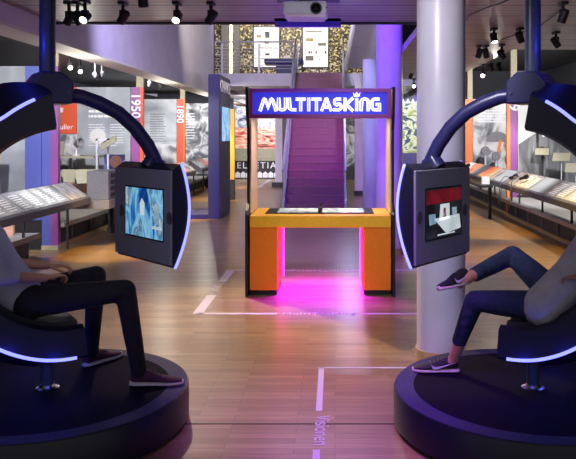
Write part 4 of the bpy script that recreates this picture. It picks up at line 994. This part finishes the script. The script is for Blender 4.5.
for D in (9.5, 12.5, 15.5):
    lamp('SPOT', (2.5, D+.4, 2.9), 420, '#ffc648', (2.9, D+1.0, 0), .08, angle=52)
# aisle and lilac wall
lamp('SPOT', (-.8, 8.8, 3.3), 360, '#cfc6ff', (-3.0, 11.5, 3.5), .1, angle=100)
lamp('SPOT', (-1.3, 13.0, 5.8), 700, '#fff4e0', (-3.0, 17.5, 4.0), .1, angle=80)
lamp('SPOT', (-2.0, 9.0, 6.0), 280, '#fff0d8', (-1.3, 12.5, 0), .15, angle=50)
lamp('SPOT', (-2.4, 9.9, 4.4), 1700, '#ffe0c4', (-.35, 6.9, 0), .05, angle=52, blend=1)
lamp('SPOT', (-.3, 5.2, 2.85), 85, '#fff4d8', (-.16, 8.0, .75), .1, angle=36)
# glitter wall and mezzanine
lamp('AREA', (-1.6, 23.6, 6.2), 110, '#fff2d0', (-1.6, 26, 4.6), 4, .4)
lamp('AREA', (-2.6, 27.5, 3.1), 160, '#ffffff', (-3.2, 30, 1.5), 2, .6)
lamp('SPOT', (2.2, 24.5, 3.0), 160, '#ffffff', (2.2, 26.8, 2.0), .1, angle=90)
# violet wash on stairs and columns
lamp('SPOT', (-.45, 11.6, 5.6), 2200, '#b018d8', (-.46, 19.3, 1.6), .15, angle=30, blend=.9)
lamp('SPOT', (.1, 8.9, 5.6), 1900, '#7038ff', (.8, 11.0, 2.9), .1, angle=75)
lamp('SPOT', (-1.5, 17.2, 4.9), 900, '#e2e0ff', (.5, 20.6, 4.3), .1, angle=34)
lamp('SPOT', (-1.6, 14.5, 5.9), 700, '#c4b8ff', (-2.6, 22.2, 3.4), .1, angle=40)
lamp('SPOT', (-.6, 13.6, 5.2), 600, '#b0beff', (.8, 16, 2.2), .1, angle=30)
lamp('POINT', (.36, 17.9, 2.7), 70, '#ccd4ff', size=0)  # added unseen fill point for the upper flight's underside
lamp('SPOT', (.15, 9.4, 1.7), 60, '#7a40ff', (.8, 10.9, 1.5), .02, angle=60)
# lamps standing in for the sign's spill, and an added one below it
lamp('AREA', (-.16, 7.98, 2.1), 7, '#5038ff', (-.16, 7.0, 2.6), 1.3, .2)
lamp('AREA', (-.16, 8.4, 1.93), 14, '#ffd8e8', (-.16, 8.4, 0), 1.2, .2)  # added lamp with no source here, brightens the pillar linings
lamp('SPOT', (-.28, 7.25, 2.4), 9, '#5a2cff', (-.28, 7.8, 2.93), .02, angle=75)  # added lamp in free air, turns the ceiling bar violet
# magenta under the desk and in front of it
lamp('AREA', (-.16, 8.38, .735), 110, '#a808ff', (-.16, 8.38, 0), .9, .6, spread=125)
lamp('SPOT', (-.05, 8.45, 2.15), 90, '#b020ff', (.3, 6.8, 0), .06, angle=70)
lamp('SPOT', (-.1, 3.4, 2.9), 420, '#b858ff', (.1, 4.55, 0), .1, angle=48, blend=.9)
# blue LEDs' light
for X, m in ((-1.729, -1), (1.19, 1)):
    uu = Vector((-m*math.cos(AZ), math.sin(AZ), 0)); n_ = Vector((-m*math.sin(AZ), -math.cos(AZ), 0)); c = Vector((X, 4.45, 0))
    lamp('POINT', c+uu*.0+n_*.34+Vector((0, 0, .42)), .8, '#3038ff', size=.02)
    lamp('POINT', c+uu*-.25+n_*.36+Vector((0, 0, .5)), .8, '#3038ff', size=.02)
    lamp('POINT', c+uu*.0-n_*.34+Vector((0, 0, .42)), 2, '#3038ff', size=.02)
    lamp('POINT', c-uu*.2+Vector((0, 0, 2.3))+n_*.12, 1.6, '#2c38ff', size=.02)
    lamp('POINT', c+uu*.85+Vector((0, 0, 1.3)), 3, '#4040ff', size=.02)
# near column and pods
lamp('SPOT', (-.3, 4.6, 2.6), 14, '#ffffff', (-.25, 6.1, 2.8), .03, angle=50)  # added lamp without a fixture, brightens the projector front
lamp('SPOT', (-.2, 3.6, 2.85), 210, '#f4f0ff', (.82, 5.7, 1.7), .1, angle=70)
lamp('SPOT', (-1.0, 2.2, 2.85), 50, '#ece6ff', (-1.2, 4.8, 1.3), .15, angle=40)
lamp('SPOT', (.55, 2.2, 2.85), 50, '#ece6ff', (.7, 4.8, 1.3), .15, angle=40)

# ------------------------------------------------------------------ camera
cam = bpy.data.cameras.new('camera'); co = bpy.data.objects.new('camera', cam); C.objects.link(co)
co.location = (0, 0, EYE); co.rotation_euler = (R(90), 0, 0)
cam.sensor_width = 36; cam.lens = F/576*36; cam.shift_x = (288-VX)/576; cam.shift_y = (VY-229.5)/576
cam.clip_start = .05
sc = bpy.context.scene; sc.camera = co
vs = sc.view_settings; vs.view_transform = 'Standard'; vs.look = 'None'; vs.exposure = 0; vs.gamma = 1; vs.use_curve_mapping = False
